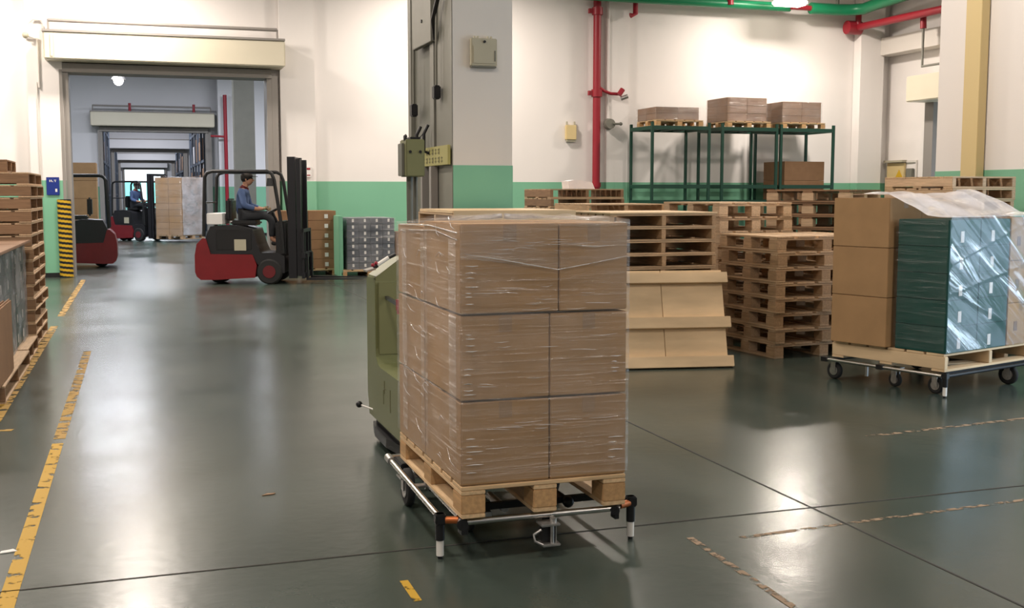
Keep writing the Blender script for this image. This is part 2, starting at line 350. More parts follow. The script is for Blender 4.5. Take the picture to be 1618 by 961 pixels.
# doorway 1 with roller shutter housing
def doorway(idx, y, m1='shutter', detail=True, wallw=4.0):
    d = bpy.data.objects.new('door_%d' % idx, None); C.objects.link(d); d['kind'] = 'structure'; d.location = (0, y, 0)
    x0, x1 = OX0, OX1
    MB().box((x0 - .06, -.29, 0), (x0 - .002, -.02, OZ)).box((x0, -.25, 0), (x0 + .10, .3, OZ - .01)).build('door_frame', M['frame'], d)
    MB().box((x1 + .002, -.25, 0), (x1 + .12, -.02, OZ)).box((x1 - .10, -.25, 0), (x1, .3, OZ - .01)).build('door_frame', M['frame'], d)
    MB().box((x0, -.30, OZ - .05), (x1, .3, OZ + .12)).build('lintel', M['frame'], d)
    h = MB().box((x0 - .28, -.75, 4.10), (x1 + .22, -.02, 4.60), c=.02).build('shutter_housing', M[m1], d)
    MB().box((x0 - .30, -.77, 4.60), (x1 + .22, -.0, 4.64)).build('housing_edge', M['frame'], h)
    if detail:
        MB().box((x0 - .16, -.765, 4.15), (x0 - .12, -.751, 4.55)).build('end_plate', M['shutter'], h)
        MB().tube([(x0 - .2, -.5, 4.84), (x1 + .1, -.5, 4.84)], .035, 10).tube([(x0 - .2, -.5, 4.66), (x0 - .2, -.5, 4.86)], .02, 8).tube([(x1 + .1, -.5, 4.66), (x1 + .1, -.5, 4.84)], .02, 8).build('top_rail', M['frame'], d)
    return d
doorway(1, YB)
t = thing('bent_conduit', 'white bent conduit with round sensor beside the shutter housing', 'conduit', (-1.75, YB - .30, 0))
MB().tube([(.04, 0, 3.6), (.04, 0, 4.42), (.03, -.02, 4.52), (-.1, -.04, 4.54), (-.14, -.06, 4.62), (-.12, -.06, 4.78), (-.04, -.04, 4.86), (.12, -.03, 4.86), (.16, -.02, 4.8), (.16, -.02, 4.3)], .022, 8).build('pipe', M['column'], t)
MB().sphere((-.16, -.07, 4.56), .06).build('sensor', M['ctrl'], t)
MB().tube([(-.0, 0, 0.1), (-.0, 0, 3.7)], .012, 6).build('thin_pipe', M['column'], t)
# striped corner guard
def spiral(name, lab, x, y, r, h):
    m = MB(); n = 24; rows = 192; v = []
    for i in range(rows + 1):
        for k in range(n): v.append((r * math.cos(2 * math.pi * k / n), r * math.sin(2 * math.pi * k / n), h * i / rows))
    k0 = len(m.v); m.v += v
    for i in range(rows):
        for k in range(n):
            m.f.append([i * n + k, i * n + (k + 1) % n, (i + 1) * n + (k + 1) % n, (i + 1) * n + k]); m.sm.append(True)
            m.mi.append(1 if ((i / rows * 16 + k / n) % 1) < .5 else 0)
    m.add([(r * math.cos(2 * math.pi * k / n), r * math.sin(2 * math.pi * k / n), h) for k in range(n)], [list(range(n))])
    return tag(m.build(name, [M['black'], M['yellow']], loc=(x, y, 0)), lab, 'corner guard')
p = G(106, 438)
spiral('corner_guard', 'black and yellow striped round guard at foot of the doorway pier', p.x + .0, p.y - .04, .125, 1.50)
bs = thing('blue_sign', 'small dark blue sign with white print above the striped guard', 'sign', (-1.54, YB - .29, 1.58))
MB().box((-.115, -.015, 0), (.115, 0, .34), c=.003).build('plate', M['blue'], bs)
MB().box((-.06, -.017, .25), (-.045, -.0155, .29)).box((-.03, -.017, .25), (-.015, -.0155, .29)).box((-.03, -.017, .25), (.01, -.0155, .258)).box((.02, -.017, .28), (.06, -.0155, .29)).box((.04, -.017, .25), (.05, -.0155, .29)).box((.04, -.017, .06), (.075, -.0155, .12)).build('print', M['paper'], bs)

# ---- rooms beyond
YW = [45.3, 67.6, 91.4, 118.0]
for i, y in enumerate(YW):
    n = 'wall_back'
    mc = 'wallcool'
    wall_y(n, -9, OX0, y, y + .35, m=mc, band=(i == 0))
    wall_y(n, OX1, 14, y, y + .35, m=mc, band=(i == 0))
    sbox(n, (OX0, y, OZ), (OX1, y + .35, CEIL), M[mc])
    doorway(2 + i, y, 'wallcool' if i else 'shutter', detail=(i == 0))
sbox('wall_left', (-9.3, YB + .35, 0), (-9, 146, CEIL), M['wallcool'])
sbox('wall_right', (14, YB + .35, 0), (14.3, 146, CEIL), M['wallcool'])
sbox('ceiling', (-9, YB + .35, CEIL), (14.3, 146, CEIL + .2), M['wallcool'])
sbox('wall_end', (-9, 140, 0), (14, 140.3, CEIL), M['wallcool'])
wn = struct(MB().box((-1.6, 139.9, .3), (3.2, 139.98, 2.9)).build('window_1', M['daylight'])); MB().box((-1.6, 139.86, 2.95), (3.2, 139.98, 4.6)).build('pane', M['daywhite'], wn); MB().box((.4, 139.85, .3), (.9, 139.9, 2.9)).build('pane', M['daywhite'], wn)
o = struct(MB().box((2.88, 36.0, 0), (3.50, 36.6, CEIL - .01)).build('trim_7', M['steelgrey2']))
wall_y('trim_8', 2.95, 5.2, 44.2, 44.9, m='wallcool')
o = MB().box((2.2, 44.1, 6.05), (5.4, 45.2, 6.9)).build('beam', M['wallcool']); struct(o); o.name = 'trim_9'
tp = thing('red_riser_pipe', 'thin red riser pipe in the room beyond the doorway', 'pipe', (0, 0, 0))
MB().tube([PY(355, 150, 43.9), (PY(355, 150, 43.9).x, 43.9, .02)], .07, 8).build('pipe', M['redpipe'], tp)
MB().tube([PY(333, 215, 43.9), PY(357, 216, 43.9)], .04, 8).build('branch', M['redpipe'], tp)
for k, xx in enumerate((-.2, 2.1)):
    tag(MB().tube([(xx, YW[0] - .5, 4.64), (xx, YW[0] - .5, 4.95)], .05, 8).build('sprinkler_stub', M['redpipe']), 'short red stub on second shutter housing, %s one' % ('left' if k == 0 else 'right'), 'pipe')
# ---- piping on the right half of the hall
rp = thing('red_riser_pipe', 'tall red riser pipe on the back wall behind the pallets', 'pipe', (0, 0, 0))
px = 9.72
MB().tube([(px, YB - .16, .4), (px, YB - .16, CEIL - .05)], .085, 16).build('pipe', M['redpipe'], rp)
for z in (5.6, 3.82): MB().tube([(px, YB - .16, z - .08), (px, YB - .16, z + .08)], .12, 16).box((px - .2, YB - .2, z - .05), (px, YB - .12, z + .05)).build('coupling', M['redpipe'], rp)
MB().tube([(px, YB - .16, 1.75), (px, YB - .16, 1.85)], .11, 14).build('flange', M['redpipe'], rp)
t = thing('red_branch_pipe', 'short curved red branch pipe ending in a grey sprinkler valve', 'pipe', (0, 0, 0))
MB().tube([PY(948, 139, YB - .2), PY(955, 144, YB - .2), PY(965, 148, YB - .2), PY(982, 149, YB - .25)], .035, 8).build('pipe', M['redpipe'], t)
MB().tube([PY(978, 150, YB - .3), PY(984, 141, YB - .3)], .06, 8).build('valve_body', M['redpipe'], t)
MB().tube([PY(981, 156, YB - .3), PY(992, 152, YB - .35)], .05, 8).build('nozzle', M['zinc'], t)
q = PY(963, 196, YB - .2)
t = thing('alarm_horn', 'round grey alarm horn with lever below the red branch pipe', 'horn', q)
MB().tube([(0, .05, 0), (0, -.08, 0)], [.13, .11], 14).build('body', M['steelgrey2'], t); MB().tube([(.05, -.08, 0), (.22, -.12, .0)], .025, 8).sphere((.22, -.12, 0), .04).build('lever', M['steelgrey'], t)
MB().tube([(0, .05, .1), (0, .06, 3.5)], .015, 6).build('conduit', M['wall'], t)
q = PY(901, 221, YB - .03)
t = thing('yellow_box', 'small pale yellow wall box left of the red riser', 'wall box', (q.x, YB, q.z))
MB().box((-.12, -.11, 0), (.12, -.002, .32), c=.01).build('housing', M['cream'], t); MB().box((-.1, -.09, -.04), (.1, -.01, -.001)).build('base', M['ctrl'], t)
for xx in (-.09, .09): MB().tube([(xx, -.05, .32), (xx, -.05, .4)], .02, 8).build('gland', M['ctrl'], t)
t = thing('red_stub_pipe', 'short red stub pipe with elbow near top of back wall', 'pipe', (0, 0, 0))
a = PY(1005, -20, YB - .3); b = PY(1004, 22, YB - .3); MB().tube([(a.x, a.y, 6.9), b, (b.x - .12, b.y, b.z - .04)], .06, 8).build('pipe', M['redpipe'], t)
# green pipes
t = thing('green_pipe', 'long green overhead pipe along the top of back wall', 'pipe', (0, 0, 0))
z0 = PY(1100, 3, YB - .5).z
MB().tube([(8.9, YB - .5, z0), (14.35, YB - .5, z0)], .10, 12).build('pipe', M['greenpipe'], t)
for xx in (10.0, 12.1): MB().tube([(xx, YB - .5, z0 + .1), (xx, YB - .5, CEIL)], .03, 6).build('hanger', M['steelgrey'], t)
MB().tube([PY(1153, 8, YB - .55), PY(1153, -10, YB - .55)], .09, 8).build('coupling', M['redpipe'], t)
t = thing('green_pipe', 'thick green insulated pipe bending beside the lamp', 'pipe', (0, 0, 0))
a = PY(1282, 13, YB - .6); zz = a.z
MB().tube([(a.x - .02, YB - .6, zz), (a.x + .7, YB - .6, zz), (a.x + 1.0, YB - .68, zz), (a.x + 1.2, YB - .9, zz), (a.x + 1.26, YB - 1.3, zz + .05), (a.x + 1.28, 18.5, zz + .2)], .13, 14).build('pipe', M['greenpipe'], t)
MB().tube([(a.x - .55, YB - .6, zz), (a.x - .02, YB - .6, zz)], .06, 10).build('reducer', M['redpipe'], t)
MB().tube([(a.x + .7, YB - .6, zz + .1), (a.x + .7, YB - .6, CEIL)], .04, 8).build('hanger', M['steelgrey'], t)
# red pipe on the far right wall
t = thing('red_main_pipe', 'large red sprinkler main running along the far right wall', 'pipe', (0, 0, 0))
a = PX(1352, 44, 16.3); b = PX(1483, 12, 16.6); zz = a.z
MB().tube([(a.x, a.y + .1, zz), (b.x, 16.0, zz)], .085, 14).build('pipe', M['redpipe'], t)
MB().tube([(a.x - .25, a.y, zz - .0), (a.x + .12, a.y, zz)], .16, 14).build('end_cap', M['redpipe'], t)
MB().tube([(a.x, a.y - .1, zz), (a.x, a.y - .1, zz + .5)], .07, 8).build('riser', M['redpipe'], t)
c = PX(1459, 22, 16.6); d = PX(1459, 45, 16.6); e = PX(1457, 105, 16.6)
MB().tube([c, d], .07, 10).build('drop', M['redpipe'], t)
MB().tube([d, e, (e.x, e.y - 1.2, e.z)], .03, 8).build('drain_pipe', M['steelgrey2'], t)
a = PX(1445, 162, 17.0); b = PX(1445, 122, 17.0)
d6 = bpy.data.objects.new('door_6', None); C.objects.link(d6); d6['kind'] = 'structure'
MB().box((16.75, 18.2, a.z), (17.44, a.y, b.z), c=.02).build('shutter_housing', M['shutter'], d6)
MB().box((17.3, 21.7, 0), (17.44, 22.0, a.z)).build('door_frame', M['frame'], d6)
sbox('trim_10', (17.0, 18, 4.9), (17.44, 23.5, 5.3), M['column'])
# cream conduit on the near right wall
a = PX(1531, 270, 8.5); b = PX(1556, 270, 8.5)
tag(MB().box((8.385, b.y, .0), (8.485, a.y, CEIL - .02), c=.004).build('cable_duct', M['cream']), 'tall cream yellow cable duct on the near right wall', 'duct')
# small electrical cupboard seen above the pallets
t = thing('electrical_cabinet', 'pale yellow electrical cabinet with warning triangle in wall niche', 'cabinet', (17.3, 22.9, 0))
XW = 17.44; a = PX(1404, 283, XW); b = PX(1432, 257, XW); c = PX(1450, 257, XW); t.location = (0, 0, 0)
MB().box((XW - .06, b.y, a.z - .6), (XW - .002, a.y, b.z), c=.01).build('housing', M['cream'], t)
MB().box((XW - .14, b.y - .03, b.z + .01), (XW - .002, a.y + .03, b.z + .06)).build('canopy', M['ctrl'], t)
MB().prism([(b.y + .05, a.z + .04), (b.y + .3, a.z + .04), (b.y + .175, a.z + .22)], 'x', XW - .07, XW - .062).build('warning_triangle', M['yellow'], t)
MB().box((XW - .08, c.y + .1, a.z - .1), (XW - .002, b.y - .1, a.z + .24), c=.01).build('meter_box', M['steelgrey2'], t)
MB().box((XW - .03, c.y, b.z + .0), (XW - .002, b.y - .04, b.z + .05)).box((XW - .03, c.y, a.z - .3), (XW - .002, c.y + .04, b.z)).build('niche_edge', M['column'], t)
# notice on pier behind forklift mast
t = thing('wall_notice', 'small white notice with red lines behind the forklift mast', 'notice', (0, 0, 0))
a = PY(477, 280, YB - .15); MB().box((a.x, YB - .17, a.z), (a.x + .19, YB - .145, a.z + .22)).build('sheet', M['paper'], t)
MB().box((a.x + .02, YB - .173, a.z + .15), (a.x + .17, YB - .1705, a.z + .19)).box((a.x + .02, YB - .173, a.z + .03), (a.x + .17, YB - .1705, a.z + .05)).build('print', M['redpipe'], t)
# lamps
def lamp(x, y, z, lab, m='lampwarm'):
    t = thing('high_bay_lamp', lab, 'lamp', (x, y, z), group=None)
    MB().tube([(0, 0, .28), (0, 0, .12), (0, 0, -.02)], [.06, .16, .22], 16).build('reflector', M['zinc'], t)
    MB().sphere((0, 0, -.05), .15, n=8).build('bulb', M[m], t)
    MB().tube([(0, 0, .28), (0, 0, CEIL - z)], .015, 6).build('rod', M['steelgrey'], t)
q = PY(187, 125, 38.0); lamp(q.x, q.y, q.z, 'bright lamp hanging in the room beyond the doorway', 'lampglow')
q = PY(1248, 4, YB - 1.2)
t = thing('high_bay_lamp', 'bright warm lamp beside the green overhead pipes', 'lamp', q)
MB().box((-.35, -.2, -.07), (.35, .2, .06), c=.04).build('bulb', M['lampwarm'], t); MB().box((-.36, -.1, .06), (.36, .1, .16)).build('reflector', M['zinc'], t); MB().tube([(0, 0, .16), (0, 0, CEIL - q.z)], .015, 6).build('rod', M['steelgrey'], t)

# ---- floor joints and painted lines
def strip(p, q, wd, name, m, z=.0015, kind=True, lab=None):
    p, q = Vector(p), Vector(q); d = (q - p).normalized(); a = Vector((-d.y, d.x, 0)) * wd / 2
    mid = (p + q) / 2; n = max(1, int((q - p).length / .5)); v = []; f = []
    for i in range(n + 1):
        c = p.lerp(q, i / n) - mid; v += [c - a, c + a, c + a + Vector((0, 0, z)), c - a + Vector((0, 0, z))]
    for i in range(n):
        k = 4 * i
        for j in range(4): f.append((k + j, k + (j + 1) % 4, k + 4 + (j + 1) % 4, k + 4 + j))
    f += [(0, 1, 2, 3), (4 * n + 3, 4 * n + 2, 4 * n + 1, 4 * n)]
    m_ = MB().add(v, f); o = m_.build(name, M[m], loc=(mid.x, mid.y, .0003))
    if lab: tag(o, lab, 'floor line')
    else: struct(o)
    return o
strip((3.256, .5, 0), (3.256, 23.2, 0), .011, 'floor_joint', 'joint')
strip((-6, 4.83, 0), (8.4, 4.97, 0), .011, 'floor_joint', 'joint')
strip((-1.02, 8.0, 0), (-1.02, 14.75, 0), .085, 'floor_line', 'line', lab='long yellow floor line beside the left pallet stacks')
strip((-1.02, 15.9, 0), (-1.02, 22.5, 0), .085, 'floor_line', 'line', lab='far yellow floor line leading to the striped guard')
strip((-.545, 1.5, 0), (-.545, 7.75, 0), .068, 'floor_line', 'line2', lab='bright yellow floor line in the near left foreground')
strip((-.545, 7.9, 0), (-.545, 12.3, 0), .075, 'floor_line', 'line', lab='fading continuation of the foreground yellow line up the aisle')
strip(G(-40, 681), G(20, 680), .06, 'floor_line', 'line', lab='short yellow line crossing at the left picture edge')
strip(G(638, 918), G(660, 950), .035, 'floor_line', 'line2', lab='two small yellow paint flecks in front of the cart')
strip(G(1090, 850), G(1262, 965), .035, 'floor_line', 'scuff', lab='rusty broken line right of the cart')
strip(G(1370, 690), G(1640, 659), .045, 'floor_line', 'scuff', lab='faded tan line in front of the right trolley')
strip(G(1170, 850), G(1650, 786), .03, 'floor_line', 'scuff', lab='faded thin line lower right of floor')
tag(MB().prism([(0, 0), (.06, .01), (.075, .028), (.03, .03)], 'z', 0, .004).build('floor_debris', M['brown'], loc=G(414, 784) + Vector((0, 0, .001))), 'small dark scrap on the aisle floor', 'scrap')
tag(MB().prism([(0, 0), (.07, .015), (.05, .05), (.0, .03)], 'z', 0, .004).build('paper_scrap', M['paper'], loc=G(0, 876) + Vector((0, 0, .001))), 'small white paper scrap at the left edge beside yellow line', 'scrap')

# ================================================================== PALLETS
def board_mesh(a, b, m, c=.0): return MB().box(a, b, 0, c).mesh('board', M[m])
_cache = {}
def cube(sx, sy, sz, m):
    k = (round(sx, 4), round(sy, 4), round(sz, 4), m)
    if k not in _cache:
        # boards are modelled along their own x so the grain follows them
        L = MB().box((-sx / 2, -sy / 2, -sz / 2), (sx / 2, sy / 2, sz / 2), 0, min(.003, sz * .15)); _cache[k] = L.mesh('plank', M[m])
    return _cache[k]
def plank(name, par, cx, cy, cz, sx, sy, sz, m):
    if sy > sx: return put(name, cube(sy, sx, sz, m), par, (cx, cy, cz), (0, 0, math.pi / 2))
    return put(name, cube(sx, sy, sz, m), par, (cx, cy, cz))
def block_pallet(label, loc, rz, L=.8, W=1.2, Hh=.144, deck='used', blk='usedb', group=None, nd=5, bottoms=True, cov=None, across=False):
    """nine-block pallet; origin at its corner; L along x, W along y; deck boards run along y"""
    t = thing('pallet', label, 'pallet', loc, rz, group); d = .02; hb = Hh - 4 * d if bottoms else Hh - 2 * d
    z = 0
    bw = .11
    if bottoms:
        for x in (bw / 2, L / 2, L - bw / 2): plank('bottom_board', t, x, W / 2, d / 2, bw, W, d, deck)
        z = d
    for x in (bw / 2, L / 2, L - bw / 2):
        for y in (.07, W / 2, W - .07): plank('block', t, x, y, z + (Hh - z - 2 * d) / 2, bw, .14, Hh - z - 2 * d - .001, blk)
    if across:
        for x in (bw / 2, L / 2, L - bw / 2): plank('cross_board', t, x, W / 2, Hh - 1.5 * d, bw, W, d - .001, deck)
        for i in range(7):
            w_ = W / 7 * .86; y = w_ / 2 + (W - w_) * i / 6; plank('deck_board', t, L / 2, y, Hh - d / 2, L, w_, d - .001, deck)
        return t
    for y in (.07, W / 2, W - .07): plank('cross_board', t, L / 2, y, Hh - 1.5 * d, L, .12, d - .001, deck)
    for i in range(nd):
        w_ = L / nd * (cov or .86); x = w_ / 2 + (L - w_) * i / (nd - 1); plank('deck_board', t, x, W / 2, Hh - d / 2, w_, W, d - .001, deck)
    return t
def stringer_pallet(label, loc, rz, L=1.1, W=1.1, Hh=.13, deck='used', side='used', group=None, nd=6, full=False):
    """three solid stringers along x; deck boards run along y; open ends face +-x"""
    t = thing('pallet', label, 'pallet', loc, rz, group); d = .016
    for y in (.0225, W / 2, W - .0225): plank('stringer', t, L / 2, y, Hh / 2, L, .045, Hh - 2 * d - .001, side)
    for i in range(nd):
        w_ = (L / nd * .85) if not full else L / nd * .995; x = w_ / 2 + (L - w_) * i / (nd - 1); plank('deck_board', t, x, W / 2, Hh - d / 2, w_, W, d - .001, deck)
    for x in (.06, L / 2, L - .06): plank('bottom_board', t, x, W / 2, d / 2, .12, W, d - .001, deck)
    return t
def stack(kind, n, x, y, rz, where, grp, z=0, jit=.01, jr=.6, pitch=None, **kw):
    """n pallets on top of each other: the first is built, the others are copies"""
    first = None; Hh = kw.get('Hh', .144 if kind == 'b' else .13)
    for i in range(n):
        lab = '%s pallet %s' % (ORD[n - 1 - i], where)
        loc = (x + random.uniform(-jit, jit), y + random.uniform(-jit, jit), z + i * (Hh + .001)); r = rz + R(random.uniform(-jr, jr))
        if first is None: first = (block_pallet if kind == 'b' else stringer_pallet)(lab, loc, r, group=grp, **kw)
        else: dup(first, loc, r, lab, grp)
def carton_mesh(sx, sy, sz, m='carton', tape=True, label=None):
    b = MB().box((0, 0, 0), (sx, sy, sz), 0, .004)
    if tape:
        b.box((sx / 2 - .03, -.0006, sz * .80), (sx / 2 + .03, .002, sz - .003), 1) if sx < sy else b.box((-.0006, sy / 2 - .03, sz * .8), (.002, sy / 2 + .03, sz - .003), 1)
        b.box((.004, sy / 2 - .03, sz - .001), (sx - .004, sy / 2 + .03, sz + .0008), 1)
    return b.mesh('carton', [M[m], M['tape']])
def cartons(name, me, spots, labf, grp, root=(0, 0, 0), rz=0, lab_mesh=None):
    rot = Matrix.Rotation(rz, 3, 'Z')
    for i, (x, y, z) in enumerate(spots):
        p = rot @ Vector((x, y, z)) + Vector(root); o = put(name, me, None, p, (0, 0, rz)); tag(o, labf(i), 'box', grp)
        if lab_mesh: put('label', lab_mesh, o)
def shell(x0, y0, z0, x1, y1, z1, nx=30, nz=40, amp=.006, top=True, g=.006, seed=0, zf=8):
    """a film wrapped round a load: ring of quads with rounded corners and real ripples, plus a sagging top"""
    rnd = random.Random(seed); per = []
    def side(a, b, n):
        return [(a[0] + (b[0] - a[0]) * i / n, a[1] + (b[1] - a[1]) * i / n) for i in range(n)]
    X0, Y0, X1, Y1 = x0 - g, y0 - g, x1 + g, y1 + g
    per = side((X0, Y0), (X1, Y0), nx) + side((X1, Y0), (X1, Y1), nx) + side((X1, Y1), (X0, Y1), nx) + side((X0, Y1), (X0, Y0), nx)
    cx, cy = (X0 + X1) / 2, (Y0 + Y1) / 2; n = len(per); v = []; f = []
    ph = [(rnd.uniform(0, 6), rnd.uniform(3, 11), rnd.uniform(.5, 2)) for _ in range(6)]
    for j in range(nz + 1):
        z = z0 + (z1 + .003 - z0) * j / nz
        for i, (x, y) in enumerate(per):
            t = i / nx
            a = sum(math.sin(zf * b * z + c * t * 3 + a0) for a0, b, c in ph) / 6 * amp
            dx, dy = x - cx, y - cy; l = math.hypot(dx, dy); v.append((x + dx / l * (amp + a), y + dy / l * (amp + a), z))
    for j in range(nz):
        for i in range(n): f.append((j * n + i, j * n + (i + 1) % n, (j + 1) * n + (i + 1) % n, (j + 1) * n + i))
    m = MB().add(v, f, 0, True)
    if top:
        k = len(v) - n; ring = [v[k + i] for i in range(n)]; vs = list(ring); fs = []; lv = 6
        for a in range(1, lv + 1):
            s_ = 1 - a / lv * .98
            for i in range(n):
                p = ring[i]; vs.append((cx + (p[0] - cx) * s_, cy + (p[1] - cy) * s_, z1 + .008 + .010 * math.sin(i * .7 + a) * min(1, a / 2) + .006 * math.sin(i * .23 * a)))
        for a in range(lv):
            for i in range(n): fs.append((a * n + i, a * n + (i + 1) % n, (a + 1) * n + (i + 1) % n, (a + 1) * n + i))
        m.add(vs, fs, 0, True)
    return m
def crease_glint(m, pts, r=.004, mi=0):
    m.tube(pts, r, 6, mi); return m

# ---------------- front load on the towed cart
PX0, PX1, PY0, PY1, PZ = 1.297, 2.076, 4.63, 5.85, .20
block_pallet('new pine block pallet carrying the wrapped cartons on the cart', (PX0, PY0, PZ), 0, PX1 - PX0, PY1 - PY0, .144, 'pine', 'pineb', across=True)
zs = [.346, .722, 1.100, 1.496]; cols = ['bottom', 'middle', 'top']
for L in range(3):
    h = zs[L + 1] - zs[L] - .009; split = (.41, .41, .452)[L]; W = PX1 - PX0
    for c_, (xa, xb) in enumerate(((0, split - .0025), (split + .0025, W))):
        for r_, (ya, yb) in enumerate(((0, .637), (.643, 1.21))):
            me = carton_mesh(xb - xa, yb - ya, h - (.028 if (L == 2 and r_ == 1) else 0)); off = .006 * (L % 2)
            o = put('carton', me, None, (PX0 + xa + .001 + random.uniform(-.001, .001), PY0 + ya + .006 + off * .3, zs[L]))
            tag(o, 'large kraft carton, %s layer, %s %s of the front load' % (cols[L], 'front' if r_ == 0 else 'back', 'left' if c_ == 0 else 'right'), 'box', 'cartons on the front cart')
fm = shell(PX0, PY0 + .006, .36, PX1, PY1, 1.500, 34, 70, .004, seed=3)
yf = PY0 - .010; NSH = len(fm.f)
for k, (x, z, n_, l_) in enumerate([(PX0 + .02, 1.31, 7, .05), (PX0 + .02, 1.02, 4, .05), (PX0 + .01, .86, 5, .05), (PX0 + .02, .55, 6, .06), (PX1 - .08, .9, 4, .06), (PX1 - .09, .52, 4, .06)]):
    for i in range(n_):
        zz = z - i * .028 + random.uniform(-.008, .008); ll = l_ * random.uniform(.4, 1.3)
        crease_glint(fm, [(x, yf, zz), (x + ll * .5, yf - .002, zz + random.uniform(-.003, .003)), (x + ll, yf, zz)], [.001, .0028, .0008])
crease_glint(fm, [(PX0 + .02, yf, 1.36), (PX0 + .2, yf - .003, 1.33), (PX0 + .44, yf - .001, 1.285), (PX0 + .6, yf - .002, 1.31), (PX1 - .01, yf, 1.34)], [.001, .0022, .0026, .0018, .001])
for i in range(46):
    x = random.uniform(PX0 + .02, PX1 - .15); z = random.choice([1.42, 1.40, 1.38, 1.2, 1.16, 1.12, .99, .94, .6, .5, .8]) + random.uniform(-.02, .02); ll = random.uniform(.04, .16)
    crease_glint(fm, [(x, yf, z), (x + ll / 2, yf - .0015, z - .002), (x + ll, yf, z - random.uniform(-.006, .008))], [.0006, .0014, .0006])
xf = PX0 - .010
for i in range(34):
    y = random.uniform(PY0 + .04, PY1 - .2); z = random.uniform(.4, 1.47); ll = random.uniform(.04, .2)
    crease_glint(fm, [(xf, y, z), (xf - .002, y + ll / 2, z + .01), (xf, y + ll, z + random.uniform(-.03, .06))], [.0006, .0016, .0006])
crease_glint(fm, [(xf, PY0 + .02, 1.45), (xf, PY0 + .5, 1.47), (xf, PY1 - .1, 1.49)], .003); crease_glint(fm, [(xf, PY0 + .02, 1.42), (xf, PY0 + .4, 1.45), (xf, PY1 - .3, 1.455)], .002)
fm.mi = [1 if i >= NSH else 0 for i in range(len(fm.mi))]
fm.v = [(x, y, z - .032 * max(0, min(1, (y - PY0 - .60) / .5)) * (z - .36) / 1.14) for x, y, z in fm.v]
nb = len(fm.f)
for y_, w_ in ((5.17, .13), (4.66, .12), (5.6, .1)):
    fm.add([(xf - .003, y_, .40), (xf - .003, y_ + w_, .40), (xf - .003, y_ + w_, 1.44), (xf - .003, y_, 1.44)], [(0, 1, 2, 3)], 2)
fm.add([(PX0 - .004, yf - .002, 1.345), (PX0 + .44, yf - .002, 1.285), (PX1 + .004, yf - .002, 1.335), (PX1 + .004, yf - .002, 1.49), (PX0 - .004, yf - .002, 1.49)], [(0, 1, 2, 3, 4)], 2)
tag(fm.build('stretch_film', [M['film'], M['crease_glint'], M['filmband']]), 'clear wrinkled stretch film round the front load of cartons', 'plastic wrap')

# ---------------- the towed cart
def foot(t, x, y, top):
    MB().tube([(x, y, .085), (x, y, top + .03)], .021, 14).box((x - .024, y - .024, top - .02), (x + .024, y + .024, top + .03), c=.006).build('corner_joint', M['black'], t)
    MB().tube([(x, y, .014), (x, y, .088)], .017, 14).build('foot_tube', M['white'], t)
    MB().tube([(x, y, 0), (x, y, .014)], .012, 10).build('foot_tip', M['black'], t)
def caster(t, x, y, r, w_=.035, side=1, top=.18):
    wh = MB().tube([(x - w_ / 2, y, r), (x - w_ / 2 + .006, y, r), (x + w_ / 2 - .006, y, r), (x + w_ / 2, y, r)], [r - .012, r, r, r - .012], 22).build('wheel', M['rubber'], t)
    MB().tube([(x - w_ / 2 - .004, y, r), (x + w_ / 2 + .004, y, r)], r * .55, 18).build('hub', M['zinc'], wh)
    MB().box((x - w_ / 2 - .012, y - .025, r - .015), (x - w_ / 2 - .007, y + .025, top)).box((x + w_ / 2 + .007, y - .025, r - .015), (x + w_ / 2 + .012, y + .025, top)).box((x - .05, y - .05, top - .008), (x + .05, y + .05, top)).build('caster_fork', M['zinc'], t)
ct = thing('towing_cart', 'tubular steel towing cart carrying the large front load', 'cart', (0, 0, 0))
TZ = .176; XL, XR, YF, YR = 1.227, 2.151, 4.735, 5.98
foot(ct, XL, YF, TZ); foot(ct, XR, YF, TZ)
MB().tube([(XL + .008, YF + .03, TZ), (XL + .03, YR - .09, TZ)], .0145, 14).build('side_tube', M['chrome'], ct)
MB().tube([(XR, YF + .03, TZ), (XR, YR, TZ)], .0145, 14).build('side_tube', M['chrome'], ct)
MB().tube([(XL + .03, YR - .1, TZ), (XL + .032, YR, TZ)], .022, 14).build('end_sleeve', M['zinc'], ct)
MB().tube([(1.322, YF + .02, TZ), (1.335, YR - .1, TZ)], .0145, 14).build('inner_tube', M['chrome'], ct)
MB().tube([(2.05, YF + .02, TZ), (2.05, YR - .1, TZ)], .0145, 14).build('inner_tube', M['chrome'], ct)
MB().tube([(1.32, 4.665, TZ - .0), (2.06, 4.665, TZ - .0)], .0145, 14).build('front_tube', M['chrome'], ct)
MB().tube([(1.25, YF - .01, TZ), (1.305, YF - .03, TZ)], .017, 12).build('copper_sleeve', M['copper'], ct)
MB().tube([(2.075, YF - .04, TZ), (2.135, YF - .01, TZ)], .017, 12).build('copper_sleeve', M['copper'], ct)
MB().tube([(1.305, 4.64, TZ - .005), (1.33, 4.72, TZ - .005)], .026, 12).box((1.30, 4.64, TZ - .05), (1.33, 4.70, TZ)).build('clamp', M['black'], ct)
MB().tube([(2.03, 4.64, TZ - .005), (2.06, 4.70, TZ - .005)], .022, 12).box((2.03, 4.64, TZ - .045), (2.05, 4.69, TZ)).build('clamp', M['black'], ct)
MB().tube([(1.235, 5.33, TZ), (1.33, 5.33, TZ)], .013, 10).tube([(1.305, 5.33, TZ), (1.34, 5.33, TZ)], .022, 10).build('spacer', M['zinc'], ct)
for y in (4.95, 5.35, 5.8): MB().bar((1.33, y, TZ - .02), (2.05, y, TZ - .02), .03, .03).build('cross_bar', M['chassis'], ct)
MB().box((1.42, 4.9, TZ - .06), (1.52, 5.0, TZ - .036)).tube([(1.6, 4.95, TZ - .04), (1.6, 5.2, TZ - .04)], .02, 10).build('latch_plate', M['zinc'], ct)
